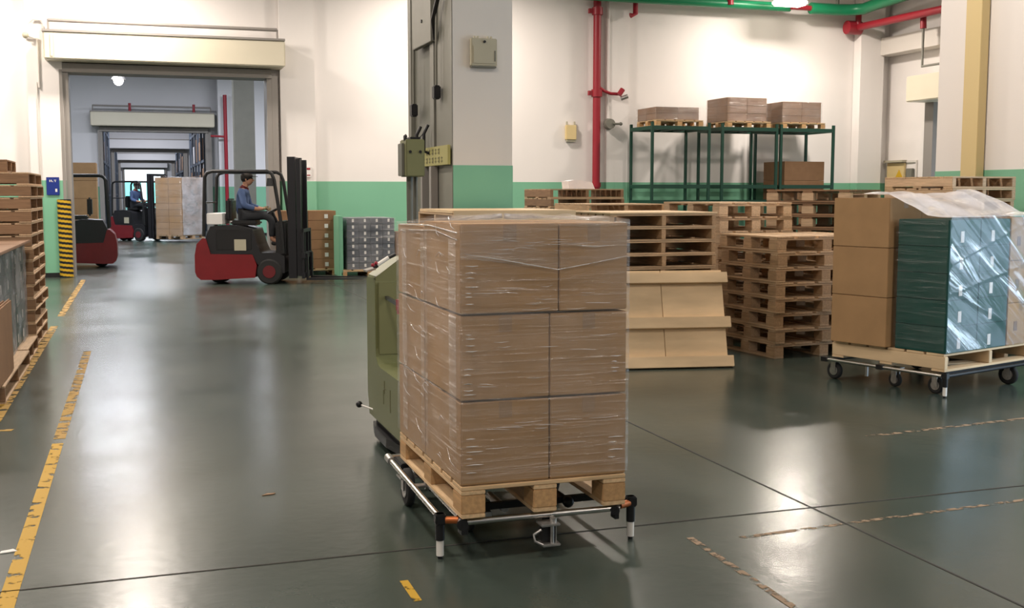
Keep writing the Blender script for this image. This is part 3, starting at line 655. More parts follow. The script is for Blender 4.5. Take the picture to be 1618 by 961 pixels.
MB().tube([(1.9, 4.9, TZ - .02), (1.9, 5.5, TZ - .02)], .018, 10).sphere((1.9, 4.9, TZ - .02), .028).build('pull_bar', M['black'], ct)
MB().tube([(XL + .03, YR, TZ), (2.15, YR, TZ)], .0145, 12).build('rear_tube', M['chrome'], ct)
MB().box((XL + .06, YR - .2, TZ - .03), (XL + .12, YR + .02, TZ + .005), c=.006).build('rear_joint', M['black'], ct)
caster(ct, XL + .06, 5.62, .098, .04, top=TZ - .018); caster(ct, 2.08, 5.62, .098, .04, top=TZ - .018)
caster(ct, 1.47, 5.1, .06, .03, top=TZ - .04); caster(ct, 1.86, 5.1, .06, .03, top=TZ - .04)
hx, hy = 1.70, 4.64
h = MB().box((hx - .045, hy - .05, TZ - .035), (hx + .045, hy + .03, TZ - .023), c=.003).box((hx - .04, hy - .055, TZ - .125), (hx + .045, hy + .02, TZ - .113), c=.003)
h.tube([(hx + .01, hy - .035, TZ - .12), (hx + .01, hy - .035, TZ - .03)], .009, 10).box((hx + .028, hy - .03, TZ - .12), (hx + .034, hy + .01, TZ - .03)).tube([(hx + .02, hy - .02, TZ - .023), (hx + .02, hy - .02, TZ - .005)], .016, 10)
hh = h.build('hitch_jaw', M['zinc'], ct)
MB().tube([(hx - .04, hy - .03, TZ - .05), (hx - .075, hy - .03, TZ - .07), (hx - .07, hy - .03, TZ - .10), (hx - .03, hy - .045, TZ - .12)], .006, 8).build('hitch_spring', M['zinc'], hh)
MB().box((hx - .03, hy - .02, TZ - .11), (hx + .02, hy + .03, TZ - .04)).build('hitch_core', M['black'], hh)

# ---------------- olive towing robot
ag = thing('towing_robot', 'olive green driverless towing machine behind the front load', 'robot', (0, 0, 0))
prof = [(6.34, .155), (6.20, .24), (6.20, .42), (6.24, .49), (6.34, .515), (6.98, .515), (7.06, .53), (7.11, .57), (7.12, .62), (7.12, 1.06), (7.14, 1.075), (7.36, 1.07), (7.40, 1.05), (7.40, .30), (7.35, .155)]
m = MB().prism(prof, 'x', 1.425, 2.06, 0, False)
body = m.build('body', M['agv'], ag)
bv = body.modifiers.new('bevel', 'BEVEL'); bv.width = .03; bv.segments = 3; bv.limit_method = 'ANGLE'; bv.angle_limit = R(50)
MB().box((1.445, 7.108, .58), (2.04, 7.119, 1.05), c=.004).build('back_panel', M['agvin'], ag)
MB().prism([(1.43, 1.05), (1.435, 1.085), (1.60, 1.205), (1.88, 1.205), (2.05, 1.085), (2.05, 1.05)], 'y', 7.125, 7.38).build('top_housing', M['agvin'], ag)
MB().box((1.4225, 6.85, .37), (1.4255, 6.86, .45)).box((1.4225, 6.80, .40), (1.4255, 6.85, .405)).box((1.4225, 6.68, .28), (1.4255, 6.69, .42)).box((1.4225, 6.88, .3), (1.4255, 6.885, .39)).build('side_marks', M['signtext'], ag)
MB().prism([(1.44, 7.3), (1.41, 7.1), (1.41, 6.75), (1.46, 6.4), (1.62, 6.28), (1.9, 6.28), (2.02, 6.4), (2.08, 6.75), (2.08, 7.1), (2.05, 7.3)], 'z', .05, .11).build('bumper', M['black'], ag)
MB().prism([(1.46, 7.3), (1.46, 6.5), (1.6, 6.25), (1.9, 6.25), (2.02, 6.5), (2.02, 7.3)], 'z', .03, .16).build('chassis', M['rubber'], ag)
for xx, yy in ((1.5, 7.2), (2.0, 7.2), (1.74, 6.5)): MB().tube([(xx - .03, yy, .06), (xx + .03, yy, .06)], .06, 16).build('wheel', M['rubber'], ag)
MB().tube([(1.36, 7.32, .22), (1.46, 7.2, .19)], .006, 8).build('sensor_arm', M['white'], ag)
MB().sphere((1.352, 7.33, .222), .022).build('sensor_knob', M['black'], ag)
hd = MB().tube([PY(596, 419, 7.11), PY(614, 407, 7.11)], .013, 10).build('handle', M['white'], ag)
MB().tube([PY(613, 408, 7.11), PY(625, 402, 7.11)], .011, 8).tube([PY(590, 423, 7.11), PY(596, 419, 7.11)], .016, 8).build('handle_grip', M['black'], ag)
MB().sphere(PY(589, 419, 7.1), .012).sphere(PY(594, 416, 7.1), .012).build('red_button', M['redpipe'], ag)
MB().bar(PY(577, 428, 7.15), PY(591, 424, 7.15), .12, .012).build('console_edge', M['zinc'], ag)
MB().tube([(1.690, 7.25, 1.1), (1.690, 7.25, 1.735)], .022, 12).tube([(1.735, 7.27, 1.1), (1.735, 7.27, 1.735)], .012, 12).build('pole', M['steelgrey'], ag)
hb = MB().box((1.645, 7.15, 1.725), (1.768, 7.33, 1.965), c=.006).build('control_head', M['agvin'], ag)
MB().box((1.628, 7.2, 1.73), (1.645, 7.32, 1.94), c=.003).build('side_cover', M['steelgrey'], hb)
for xx in (1.672, 1.738): MB().tube([(xx, 7.143, 1.885), (xx, 7.151, 1.885)], .009, 10).build('button', M['black'], hb)
MB().box((1.675, 7.16, 1.966), (1.745, 7.28, 1.980), c=.004).tube([(1.652, 7.2, 1.955), (1.65, 7.2, 1.985), (1.66, 7.2, 1.99)], .012, 8).tube([(1.745, 7.2, 1.975), (1.775, 7.2, 2.01)], .003, 6).build('antenna_block', M['black'], hb)
rl = PY(629, 482, 6.1)
tag(MB().tube([(rl.x + .01, rl.y, rl.z - .03), (rl.x + .01, rl.y, rl.z + .03)], .022, 12).tube([(rl.x + .01, rl.y, rl.z - .05), (rl.x + .01, rl.y, rl.z - .03)], .018, 8).build('beacon', M['redpipe'], ag), '', '')
bk = [o for o in ag.children if o.name.startswith('beacon')][0]
for k in ('label', 'category'): del bk[k]
MB().box((rl.x + .0, rl.y - .01, 1.0), (rl.x + .02, rl.y + .01, rl.z - .04)).bar((rl.x + .01, rl.y, 1.0), (rl.x + .15, 7.12, .95), .02, .02).build('beacon_bracket', M['black'], ag)

# ================================================================== RIGHT TROLLEY
th = R(17.5); K = Vector((6.055, 7.35, 0)); TL, TW = 1.30, 1.10
rt = thing('towing_cart', 'wheeled steel cart under the teal and brown cartons at right', 'cart', K, th)
foot(rt, -.03, -.03, .17)
for y in (.03, .12): MB().bar((0, y if y < .1 else TW - .03, .178), (TL, y if y < .1 else TW - .03, .178), .03, .03).build('side_tube', M['chassis'], rt)
MB().tube([(-.03, .0, .17), (-.03, TW + .06, .17)], .0145, 12).build('side_tube', M['chrome'], rt)
MB().tube([(0, -.03, .17), (TL, -.03, .17)], .0145, 12).build('side_tube', M['chassis'], rt)
MB().box((-.05, TW * .5, .15), (-.01, TW * .5 + .06, .19)).build('corner_joint', M['black'], rt); MB().box((-.05, TW + .02, .15), (-.01, TW + .08, .19)).build('corner_joint', M['black'], rt)
caster(rt, .02, TW - .02, .075, .035, top=.165); caster(rt, .08, .12, .07, .035, top=.165); caster(rt, .10, .52, .06, .03, top=.165); caster(rt, TL - .32, .03, .085, .035, top=.165); caster(rt, TL - .2, TW - .1, .075, .035, top=.165)
MB().bar((.2, TW * .62, .13), (.5, TW * .75, .08), .02, .02).bar((.05, TW * .7, .16), (.05, TW * .7, .06), .02, .02).build('hitch_arm', M['zinc'], rt)
block = stringer_pallet('pale pallet with solid side under the teal cartons', K + Vector((0, 0, .195)), th, TL, TW, .145, 'pine', 'pale', nd=6)
# turn it so the solid stringers face the left and the open ends face the front
block.rotation_euler.z = th + math.pi / 2; block.location = K + Matrix.Rotation(th, 3, 'Z') @ Vector((TL, 0, .195))
for ch in list(block.children): bpy.data.objects.remove(ch)
d = .02
for x_ in (.0225, TW / 2, TW - .0225): pass
for y_, nm in ((TL - .0225, 0), (TL / 2, 0), (.0225, 0)): plank('stringer', block, TW / 2, y_, .0725, TW, .045, .145 - 2 * d - .001, 'pale')
for i in range(6): plank('deck_board', block, .09 + i * (TW - .18) / 5, TL / 2, .145 - d / 2, .16, TL, d - .001, 'pale')
for x_ in (.06, TW / 2, TW - .06): plank('bottom_board', block, x_, TL / 2, d / 2, .12, TL, d - .001, 'pale')
zt = .342
me = carton_mesh(.425, .47, .2115, 'teal', tape=False)
lm = MB().box((.15, -.003, .03), (.195, -.0005, .12)).mesh('label', M['column'])
tsp = [(u, .0, zt + k * .2135) for u in (0.005, .436) for k in range(5)]
cartons('teal_carton', me, tsp, lambda i: 'teal carton, %s layer, %s column at front corner of right cart' % (['bottom', 'second', 'third', 'fourth', 'top'][i % 5], 'left' if i < 5 else 'right'), 'teal cartons on the right cart', K, th, lm)
me = carton_mesh(.44, .56, .41, 'carton')
cartons('carton', me, [(-.05, .52, zt + k * .413) for k in range(3)], lambda i: 'large brown carton, %s, at left end of right cart' % ['bottom', 'middle', 'top'][i], 'brown cartons on the right cart', K, th)
me2 = carton_mesh(.40, .47, .355, 'carton')
cartons('carton', me2, [(.875, .0, zt + k * .358) for k in range(3)], lambda i: 'brown carton, %s, right of the teal cartons on right cart' % ['bottom', 'middle', 'top'][i], 'brown cartons on the right cart', K, th, MB().box((.1, -.003, .12), (.15, -.0005, .2)).mesh('label', M['carton2']))
me3 = carton_mesh(.43, .55, .40, 'carton')
cartons('carton', me3, [(u, .53, zt + k * .403) for u in (.40, .84) for k in range(3)], lambda i: 'brown carton in the rear row of right cart, %s, %s' % (['bottom', 'middle', 'top'][i % 3], 'centre' if i < 3 else 'right'), 'brown cartons on the right cart', K, th)
# film: heavy crinkled sheet on the right-hand face, light wrap on the left, baggy cover on top
m = MB()
def sheet(fn, nu, nv, mb):
    v = [fn(i / nu, j / nv) for j in range(nv + 1) for i in range(nu + 1)]
    mb.add(v, [(j * (nu + 1) + i, j * (nu + 1) + i + 1, (j + 1) * (nu + 1) + i + 1, (j + 1) * (nu + 1) + i) for j in range(nv) for i in range(nu)], 0, True)
def ridge(u, v):
    s = 0
    for (a, b, c, wd, am) in ((.55, -.80, .26, .016, .018), (.7, -.7, .12, .012, .014), (.4, -.9, .42, .014, .016), (.62, -.76, -.08, .02, .018), (.5, -.85, .34, .01, .012), (.2, .98, -.5, .012, .012), (.3, .95, -.3, .01, .010), (.66, -.74, -.22, .014, .018), (.75, -.65, .04, .01, .012)):
        d_ = a * u + b * (1 - v) * .9 + c; s += am * math.exp(-(d_ / wd) ** 2)
    return s
def ff(u, v):
    x = .0 + u * 1.28; z = zt + .01 + v * 1.085
    return (x, -.012 - ridge(u, v) * (1 if u < .75 else .6) - .004 * math.sin(9 * u + 7 * v) ** 2 * v, z)
sheet(ff, 90, 80, m)
sheet(lambda u, v: (-.012 if u < .42 else -.012 - .055 * min(1, (u - .42) / .03), u * 1.09, zt + .02 + v * (1.07 + .13 * (1 if u > .45 else u / .45))), 40, 30, MB())
tag(m.build('stretch_film', M['filmheavy'], loc=K, rot=(0, 0, th)), 'crinkled shiny film over front face of teal cartons', 'plastic wrap')
m = MB()
sheet(lambda u, v: (-.010 - .003 * math.sin(40 * v + 3 * u), .005 + u * .47, zt + .02 + v * 1.05), 16, 60, m)
tag(m.build('stretch_film', M['filmthin'], loc=K, rot=(0, 0, th)), 'thin clear film over dark left side of teal cartons', 'plastic wrap')
m = MB()
def tf(u, v):
    x = -.04 + u * 1.34; y = -.01 + v * 1.1
    zz = zt + 1.075 + (.175 * min(1, max(0, (y - .18) / .36)))
    zz += .022 * math.sin(11 * u + 5 * v) * math.sin(7 * v + 2 * u) * math.sin(math.pi * v) + .012 * abs(math.sin(17 * u - 9 * v)) * math.sin(math.pi * v) + .012
    if u > .8 and v < .6: zz += .03
    return (x, y, zz)
sheet(tf, 50, 36, m)
tag(m.build('plastic_cover', M['filmwhite'], loc=K, rot=(0, 0, th)), 'milky plastic sheet draped over top of right cart load', 'plastic wrap')

# ================================================================== PALLET STACKS
# stack with alternating block pallets left of right cart
stack('b', 8, 5.86, 9.57, R(4), 'of the tall stack left of the teal load', 'block pallets left of right cart', L=1.2, W=1.0, Hh=.149, deck='used', blk='usedb', jit=.02, jr=1.2)
# leaning pallet
pa = G(985, 586); pb = G(1158, 582); dv = (pb - pa); ang = math.atan2(dv.y, dv.x)
lp = thing('leaning_pallet', 'pale plywood pallet with three battens leaning against pallet stack', 'pallet', (pb.x, pb.y, 0.0), ang)
tilt = Matrix.Rotation(R(-17), 4, 'X')
def lbox(name, a, b, mt, m_c=.003):
    o = MB().box(a, b, 0, m_c).build(name, M[mt], lp); o.matrix_local = Matrix.Translation((0, .06, 0.002)) @ tilt; return o
Wd = 1.25
for i, (x0, x1) in enumerate(((-Wd, -.62), (-.615, -.02))):
    lbox('panel', (x0 + .0, .0, .02), (x1, .018, .47), 'pale'); lbox('panel', (x0, .0, .475), (x1, .018, .93), 'pale')
for z0, z1 in ((.0, .105), (.37, .475), (.80, .90)): lbox('batten', (-Wd - .03, -.055, z0), (.02, -.001, z1), 'pale')
for x0 in (-Wd, -.66, -.1): lbox('rear_stringer', (x0, .019, .02), (x0 + .06, .09, .93), 'pine')
# stack C behind it, open ends toward camera
xr = PY(1131, 380, 9.82).x
stack('s', 11, xr, 9.82, R(90), 'of the pale stack behind the leaning pallet', 'pallets behind leaning pallet', L=1.1, W=1.12, Hh=.128, deck='used', side='usedb', jit=.006, jr=.3)
o = MB().box((0, 0, 0), (1.14, 1.12, .016), 0, .002).build('plywood_sheet', M['pale'], loc=(xr - 1.13, 9.81, 11 * .129 + .001)); tag(o, 'pale plywood sheet on pallet stack behind the leaning pallet', 'board')
# stack in front of column
stack('s', 11, 2.27, 8.3, R(1), 'of the stack in front of the column', 'pallets in front of the column', L=.98, W=1.05, Hh=.132, deck='used', side='used', jit=.004, jr=.2)
lid = thing('crate_lid', 'wide plywood lid with pale front board in front of the column', 'board', (2.265, 8.29, 11 * .133 + .001)); MB().box((0, 0, 0), (.99, 1.06, .024), 0, .002).build('sheet', M['pale'], lid); MB().box((0, -.03, -.125), (.99, -.012, .022), 0, .002).build('front_board', M['pale'], lid)
def at(x, z):  # position on pixel column x at forward distance z
    d_ = ray(x, HY); fwd = d_.x * math.sin(YAW) + d_.y * math.cos(YAW); return Vector((d_.x * z / fwd, d_.y * z / fwd, 0))
def open_front(n, xpix_right, zf, wid, dep, rz, where, grp, Hh=.13, **kw):
    p_ = at(xpix_right, zf); stack('s', n, p_.x, p_.y, R(90) + R(rz), where, grp, L=dep, W=wid, Hh=Hh, **kw)
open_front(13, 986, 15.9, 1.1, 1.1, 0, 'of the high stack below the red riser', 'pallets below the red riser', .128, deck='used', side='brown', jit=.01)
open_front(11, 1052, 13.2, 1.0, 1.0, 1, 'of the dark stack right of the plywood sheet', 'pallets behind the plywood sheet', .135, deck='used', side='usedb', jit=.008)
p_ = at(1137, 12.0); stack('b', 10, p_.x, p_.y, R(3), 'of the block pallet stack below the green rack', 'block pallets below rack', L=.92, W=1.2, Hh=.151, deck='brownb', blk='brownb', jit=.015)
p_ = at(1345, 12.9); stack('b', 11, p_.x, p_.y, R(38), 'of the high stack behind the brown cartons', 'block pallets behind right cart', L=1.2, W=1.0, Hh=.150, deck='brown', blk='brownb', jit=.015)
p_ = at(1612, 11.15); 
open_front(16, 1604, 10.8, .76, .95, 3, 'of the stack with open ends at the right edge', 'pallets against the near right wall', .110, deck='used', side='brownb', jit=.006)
# white bag on the high stack
p_ = at(913, 16.3)
m = MB().prism([(-.19, 0), (.21, 0), (.17, .09), (.12, .105), (-.1, .125), (-.2, .11)], 'y', -.13, .13); o = m.build('paper_bundle', M['plasticwhite'], loc=(p_.x, p_.y, 13 * .129 + .002)); tag(o, 'white paper bundle lying on the high stack below red riser', 'paper')

# ================================================================== GREEN RACK
YFk, YBk = 22.2, 23.3
units = [((1030.5, 1120), (998.7, 1085.6)), ((1141, 1226.5), (1102, 1184)), ((1233.6, 1316), (1192.5, 1272))]
zt_ = 3.02
XU = []
for i, ((a, b), _) in enumerate(units):
    x0, x1 = PY(a, 240, YFk).x, PY(b, 240, YFk).x; XU.append((x0, x1))
    t = thing('storage_rack', '%s dark green steel rack against the back wall' % ['left', 'middle', 'right'][i], 'rack', (0, 0, 0), group='green racks at the back wall')
    for x in (x0, x1):
        for y in (YFk, YBk): MB().box((x - .027, y - .027, 0), (x + .027, y + .027, zt_ + .12)).build('post', M['rack'], t)
    for z in (zt_, 1.76, 1.42):
        MB().bar((x0, YFk, z), (x1, YFk, z), .05, .08).build('front_beam', M['rack'], t); MB().bar((x0, YBk, z), (x1, YBk, z), .05, .08).build('rear_beam', M['rack'], t)
        for x in (x0, x1): MB().bar((x, YFk, z), (x, YBk, z), .05, .08).build('side_beam', M['rack'], t)
    for k in range(3): MB().bar((x0 + (x1 - x0) * (k + 1) / 4, YFk, zt_), (x0 + (x1 - x0) * (k + 1) / 4, YBk, zt_), .06, .05).build('deck_bar', M['rack'], t)
    MB().box((x0 + .04, YFk + .04, 1.36), (x1 - .04, YBk - .04, 1.38)).build('shelf', M['rack'], t)
def wrapped(label, x0, y0, z0, sx, sy, sz, nx, ny, nz, m, grp, filmm='film', where='', seed=0, lab=None, front_only=False):
    dx, dy, dz = sx / nx, sy / ny, sz / nz
    me = MB().box((.001, .001, .001), (dx - .003, dy - .003, dz - .002), 0, .003).mesh('carton', M[m])
    rows = ['lowest', 'second', 'third', 'fourth', 'fifth', 'sixth', 'seventh', 'eighth', 'ninth']
    for k in range(nz):
        for j in range(ny):
            for i in range(nx):
                o = put('carton', me, None, (x0 + i * dx, y0 + j * dy, z0 + k * dz))
                side = (['left', 'centre', 'right'] if nx == 3 else ['far left', 'centre left', 'centre right', 'far right'] if nx == 4 else ['left', 'right'] if nx == 2 else ['middle'])[i]
                tag(o, '%s, %s row, %s %s' % (label, rows[k] if k < nz - 1 else 'top', side, ['front', 'rear'][j] if ny == 2 else ['front', 'middle', 'rear'][j] if ny == 3 else 'side'), 'box', grp)
                if lab: put('label', lab, o)
    if filmm:
        f_ = shell(x0, y0, z0, x0 + sx, y0 + sy, z0 + sz, 12, 14, .012, seed=seed)
        tag(f_.build('stretch_film', M[filmm]), where, 'plastic wrap')
ztop = zt_ + .045
for i, (a, b, yt, pr, nm) in enumerate(((1037, 1105, 168, 1110, 'left'), (1150, 1212, 153, 1222, 'middle'), (1237, 1298, 160, 1303, 'right'))):
    y0 = YFk + .05
    xa, xb = PY(a, 200, y0).x, PY(b, 200, y0).x; zz = PY(a, yt, y0).z
    block_pallet('pale pallet on top of the %s green rack' % nm, (xa - .0, y0, ztop), 0, xb - xa + .10, 1.0, .13, 'pine', 'pineb', group='pallets on the racks')
    wrapped('small brown carton on the %s rack' % nm, xa, y0 + .03, ztop + .132, xb - xa, .94, zz - ztop - .135, 2, 2, (2, 3, 3)[i], 'carton2', 'cartons on the %s rack' % nm, 'film', 'shiny film over the cartons on the %s rack' % nm, i)
xa = PY(1240, 280, YFk + .1).x; xb = PY(1303, 280, YFk + .1).x
wrapped('big brown carton inside the right rack', xa, YFk + .12, 1.47, xb - xa, .9, .86, 1, 1, 2, 'carton3', 'cartons inside the right rack', None)

# ================================================================== LEFT SIDE
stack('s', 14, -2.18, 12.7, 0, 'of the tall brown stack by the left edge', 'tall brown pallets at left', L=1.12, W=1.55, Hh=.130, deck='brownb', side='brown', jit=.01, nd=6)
# swap so open ends face the aisle: stringers run along x, so the gaps are seen from +x
stringer_pallet('small odd pallet lying on the tall brown stack at left', (-2.6, 12.8, 14 * .131 + .001), 0, 1.32, .9, .13, 'brown', 'brown')
tl = []
stringer_pallet('brown pallet under the farther teal load at left', (-2.2, 11.52, 0), 0, 1.16, 1.12, .14, 'brownb', 'brown')
stringer_pallet('brown pallet under the nearer teal load at left', (-2.2, 9.35, 0), 0, 1.18, 2.1, .14, 'brownb', 'brown')
lm = MB().box((.350, .16, .04), (.3525, .22, .12)).mesh('label', M['paper'])
wrapped('teal carton in far left load', -2.2, 11.58, .142, 1.06, 1.0, .95, 3, 2, 5, 'teal', 'far left teal cartons', 'filmgrey', 'grey shiny film round the farther left load', 11, lm)
wrapped('teal carton in near left load', -2.2, 9.75, .142, 1.06, 1.7, .95, 3, 3, 5, 'teal', 'near left teal cartons', 'filmgrey', 'grey shiny film round the nearer left load', 12, lm)
for y0, y1, nm in ((9.7, 11.50, 'nearer'), (11.53, 12.62, 'farther')):
    tag(MB().box((-2.24, y0, 1.115), (-1.07, y1, 1.14), 0, .004).build('cardboard_sheet', M['carton2']), 'flat cardboard lid on the %s left teal load' % nm, 'cardboard')
for i in range(2):
    x = -1.035 - i * .042
    tag(MB().box((x - .036, 8.9, .142), (x, 10.22, .74 - .012 * i), 0, .012).build('cardboard_slab', M['carton3']), 'upright brown cardboard slab at left edge, %s' % ['facing the aisle', 'behind the one facing the aisle'][i], 'cardboard')

# ================================================================== FORKLIFTS AND DRIVERS
def wheel(t, x, y, r, w_, hubm='collar'):
    o = MB().tube([(x, y - w_ / 2, r), (x, y - w_ / 2 + .02, r), (x, y + w_ / 2 - .02, r), (x, y + w_ / 2, r)], [r - .025, r, r, r - .025], 26).build('wheel', M['rubber'], t)
    MB().tube([(x, y - w_ / 2 - .01, r), (x, y + w_ / 2 + .01, r)], r * .5, 18).build('hub', M[hubm], o)
def forklift(label, loc, rz, lift=.08, plate=True, box=False):
    t = thing('forklift', label, 'forklift', loc, rz, 'red and black forklifts'); W = .5
    # counterweight and side skirts
    cw = [(-.97, .14), (-1.0, .22), (-1.0, .52), (-.96, .72), (-.86, .82), (-.80, .82), (-.72, .54), (.02, .53), (.09, .34), (.06, .12), (-.7, .08), (-.9, .08)]
    o = MB().prism(cw, 'y', -W, W).build('counterweight', M['red'], t); b_ = o.modifiers.new('b', 'BEVEL'); b_.width = .05; b_.segments = 3; b_.limit_method = 'ANGLE'; b_.angle_limit = R(20)
    bd = [(-.86, .54), (-.80, .86), (-.72, 1.03), (-.30, 1.05), (.02, .98), (.10, .70), (.16, .56), (.44, .56), (.58, .50), (.58, .20), (.30, .18), (.10, .36), (.0, .535)]
    o = MB().prism(bd, 'y', -W + .03, W - .03).build('battery_body', M['chassis'], t); b_ = o.modifiers.new('b', 'BEVEL'); b_.width = .025; b_.segments = 2; b_.limit_method = 'ANGLE'; b_.angle_limit = R(20)
    MB().box((-.62, -W + .022, .62), (.0, -W + .029, .97), c=.01).build('side_door', M['black'], t)
    if plate:
        MB().box((-.30, -W + .012, .60), (-.09, -W + .021, .80), c=.003).build('number_plate', M['ctrl'], t)
    # front cowl and floor plate
    MB().box((.42, -W + .06, .5), (.60, W - .06, 1.12), c=.03).build('front_cowl', M['black'], t)
    # seat
    s_ = MB().box((-.42, -.24, 1.04), (.06, .24, 1.13), c=.03).build('seat', M['black'], t); MB().box((-.50, -.23, 1.12), (-.40, .23, 1.52), c=.035).build('backrest', M['black'], s_)
    # guard
    g = MB()
    for y in (-W + .05, W - .05):
        g.tube([(-.84, y, .85), (-.83, y, 1.2), (-.80, y, 1.9), (-.76, y, 1.97), (-.66, y, 2.0), (.30, y, 2.0), (.38, y, 1.96), (.42, y, 1.85), (.54, y, 1.0), (.56, y, .55)], .032, 8)
    for k in range(7): x = -.68 + k * .15; g.bar((x, -W + .05, 2.0), (x, W - .05, 2.0), .04, .03)
    g.build('overhead_guard', M['black'], t)
    MB().tube([(-.82, -.4, 1.45), (-.82, .4, 1.45)], .018, 8).build('rear_bar', M['black'], t)
    if box: MB().box((-.80, -.4, 1.06), (-.52, .4, 1.26), c=.01).build('parts_tray', M['paper'], t)
    sw = MB().tube([(.40, 0, 1.05), (.30, 0, 1.27)], .02, 8).build('steering_column', M['black'], t)
    pts = [Vector((.28, 0, 1.28)) + Matrix.Rotation(R(-28), 3, 'Y') @ Vector((.16 * math.cos(a), .16 * math.sin(a), 0)) for a in [2 * math.pi * i / 20 for i in range(21)]]
    MB().tube(pts, .013, 8).bar(pts[5], pts[15], .02, .012).build('steering_wheel', M['black'], sw)
    # mast
    for y in (-.34, .34):
        m_ = MB().box((.64, y - .05, .10), (.78, y + .05, 2.26)).box((.79, y - .035, .14), (.87, y + .035, 2.22)); m_.build('mast_rail', M['darksteel'], t)
    for cb_ in (((.66, -.34, 2.18), (.74, .34, 2.26)), ((.66, -.34, 1.2), (.70, .34, 1.28)), ((.66, -.34, .35), (.74, .34, .45))): MB().box(*cb_).build('mast_crossbar', M['darksteel'], t)
    MB().tube([(.74, -.2, .3), (.74, -.2, 2.0)], .03, 10).tube([(.74, .2, .3), (.74, .2, 2.0)], .03, 10).build('lift_cylinder', M['darksteel'], t)
    MB().box((.88, -.45, lift + .02), (.93, .45, lift + .12)).box((.88, -.45, lift + .38), (.93, .45, lift + .48)).box((.88, -.42, lift + .1), (.92, -.36, lift + .9)).box((.88, .36, lift + .1), (.92, .42, lift + .9)).box((.885, -.42, lift + .84), (.915, .42, lift + .9)).box((.885, -.2, lift + .1), (.91, -.15, lift + .9)).box((.885, .15, lift + .1), (.91, .2, lift + .9)).build('carriage', M['darksteel'], t)
    for y in (-.25, .25): MB().box((.935, y - .05, lift - .02), (.97, y + .05, lift + .46)).prism([(.935, lift - .02), (1.95, lift - .005), (1.95, lift + .005), (.975, lift + .02)], 'y', y - .05, y + .05).build('fork', M['darksteel'], t)
    for y in (-W + .08, W - .08): wheel(t, .31, y, .225, .16)
    for y in (-.13, .13): wheel(t, -.66, y, .175, .13, 'chassis')
    MB().tube([(.36, -W - .02, 1.88), (.36, -W - .02, 1.74)], [.05, .07], 12).build('work_lamp', M['black'], t)
    MB().sphere((.40, -W + .05, 1.80), .025).build('lamp_lens', M['white'], t)
    return t
def skin(name, chains, m, par, sub=2):
    """chains: lists of (x,y,z,r); first vertex of each chain may reuse an earlier index given as int"""
    vs = []; es = []; rs = []; roots = []
    for ch in chains:
        prev = None
        for q_ in ch:
            if isinstance(q_, int): prev = q_; continue
            vs.append(q_[:3]); rs.append(q_[3]); i = len(vs) - 1
            if prev is not None: es.append((prev, i))
            else: roots.append(i)
            prev = i
    bm = bmesh.new(); lay = bm.verts.layers.skin.verify(); bv = [bm.verts.new(v) for v in vs]
    for i, v in enumerate(bv): v[lay].radius = (rs[i], rs[i]); v[lay].use_root = i in roots
    for e in es: bm.edges.new((bv[e[0]], bv[e[1]]))
    me = bpy.data.meshes.new(name); bm.to_mesh(me); bm.free(); me.materials.append(M[m]); o = put(name, me, par)
    md = o.modifiers.new('skin', 'SKIN'); md.use_smooth_shade = True
    sd = o.modifiers.new('sub', 'SUBSURF'); sd.levels = sub; sd.render_levels = sub
    return o
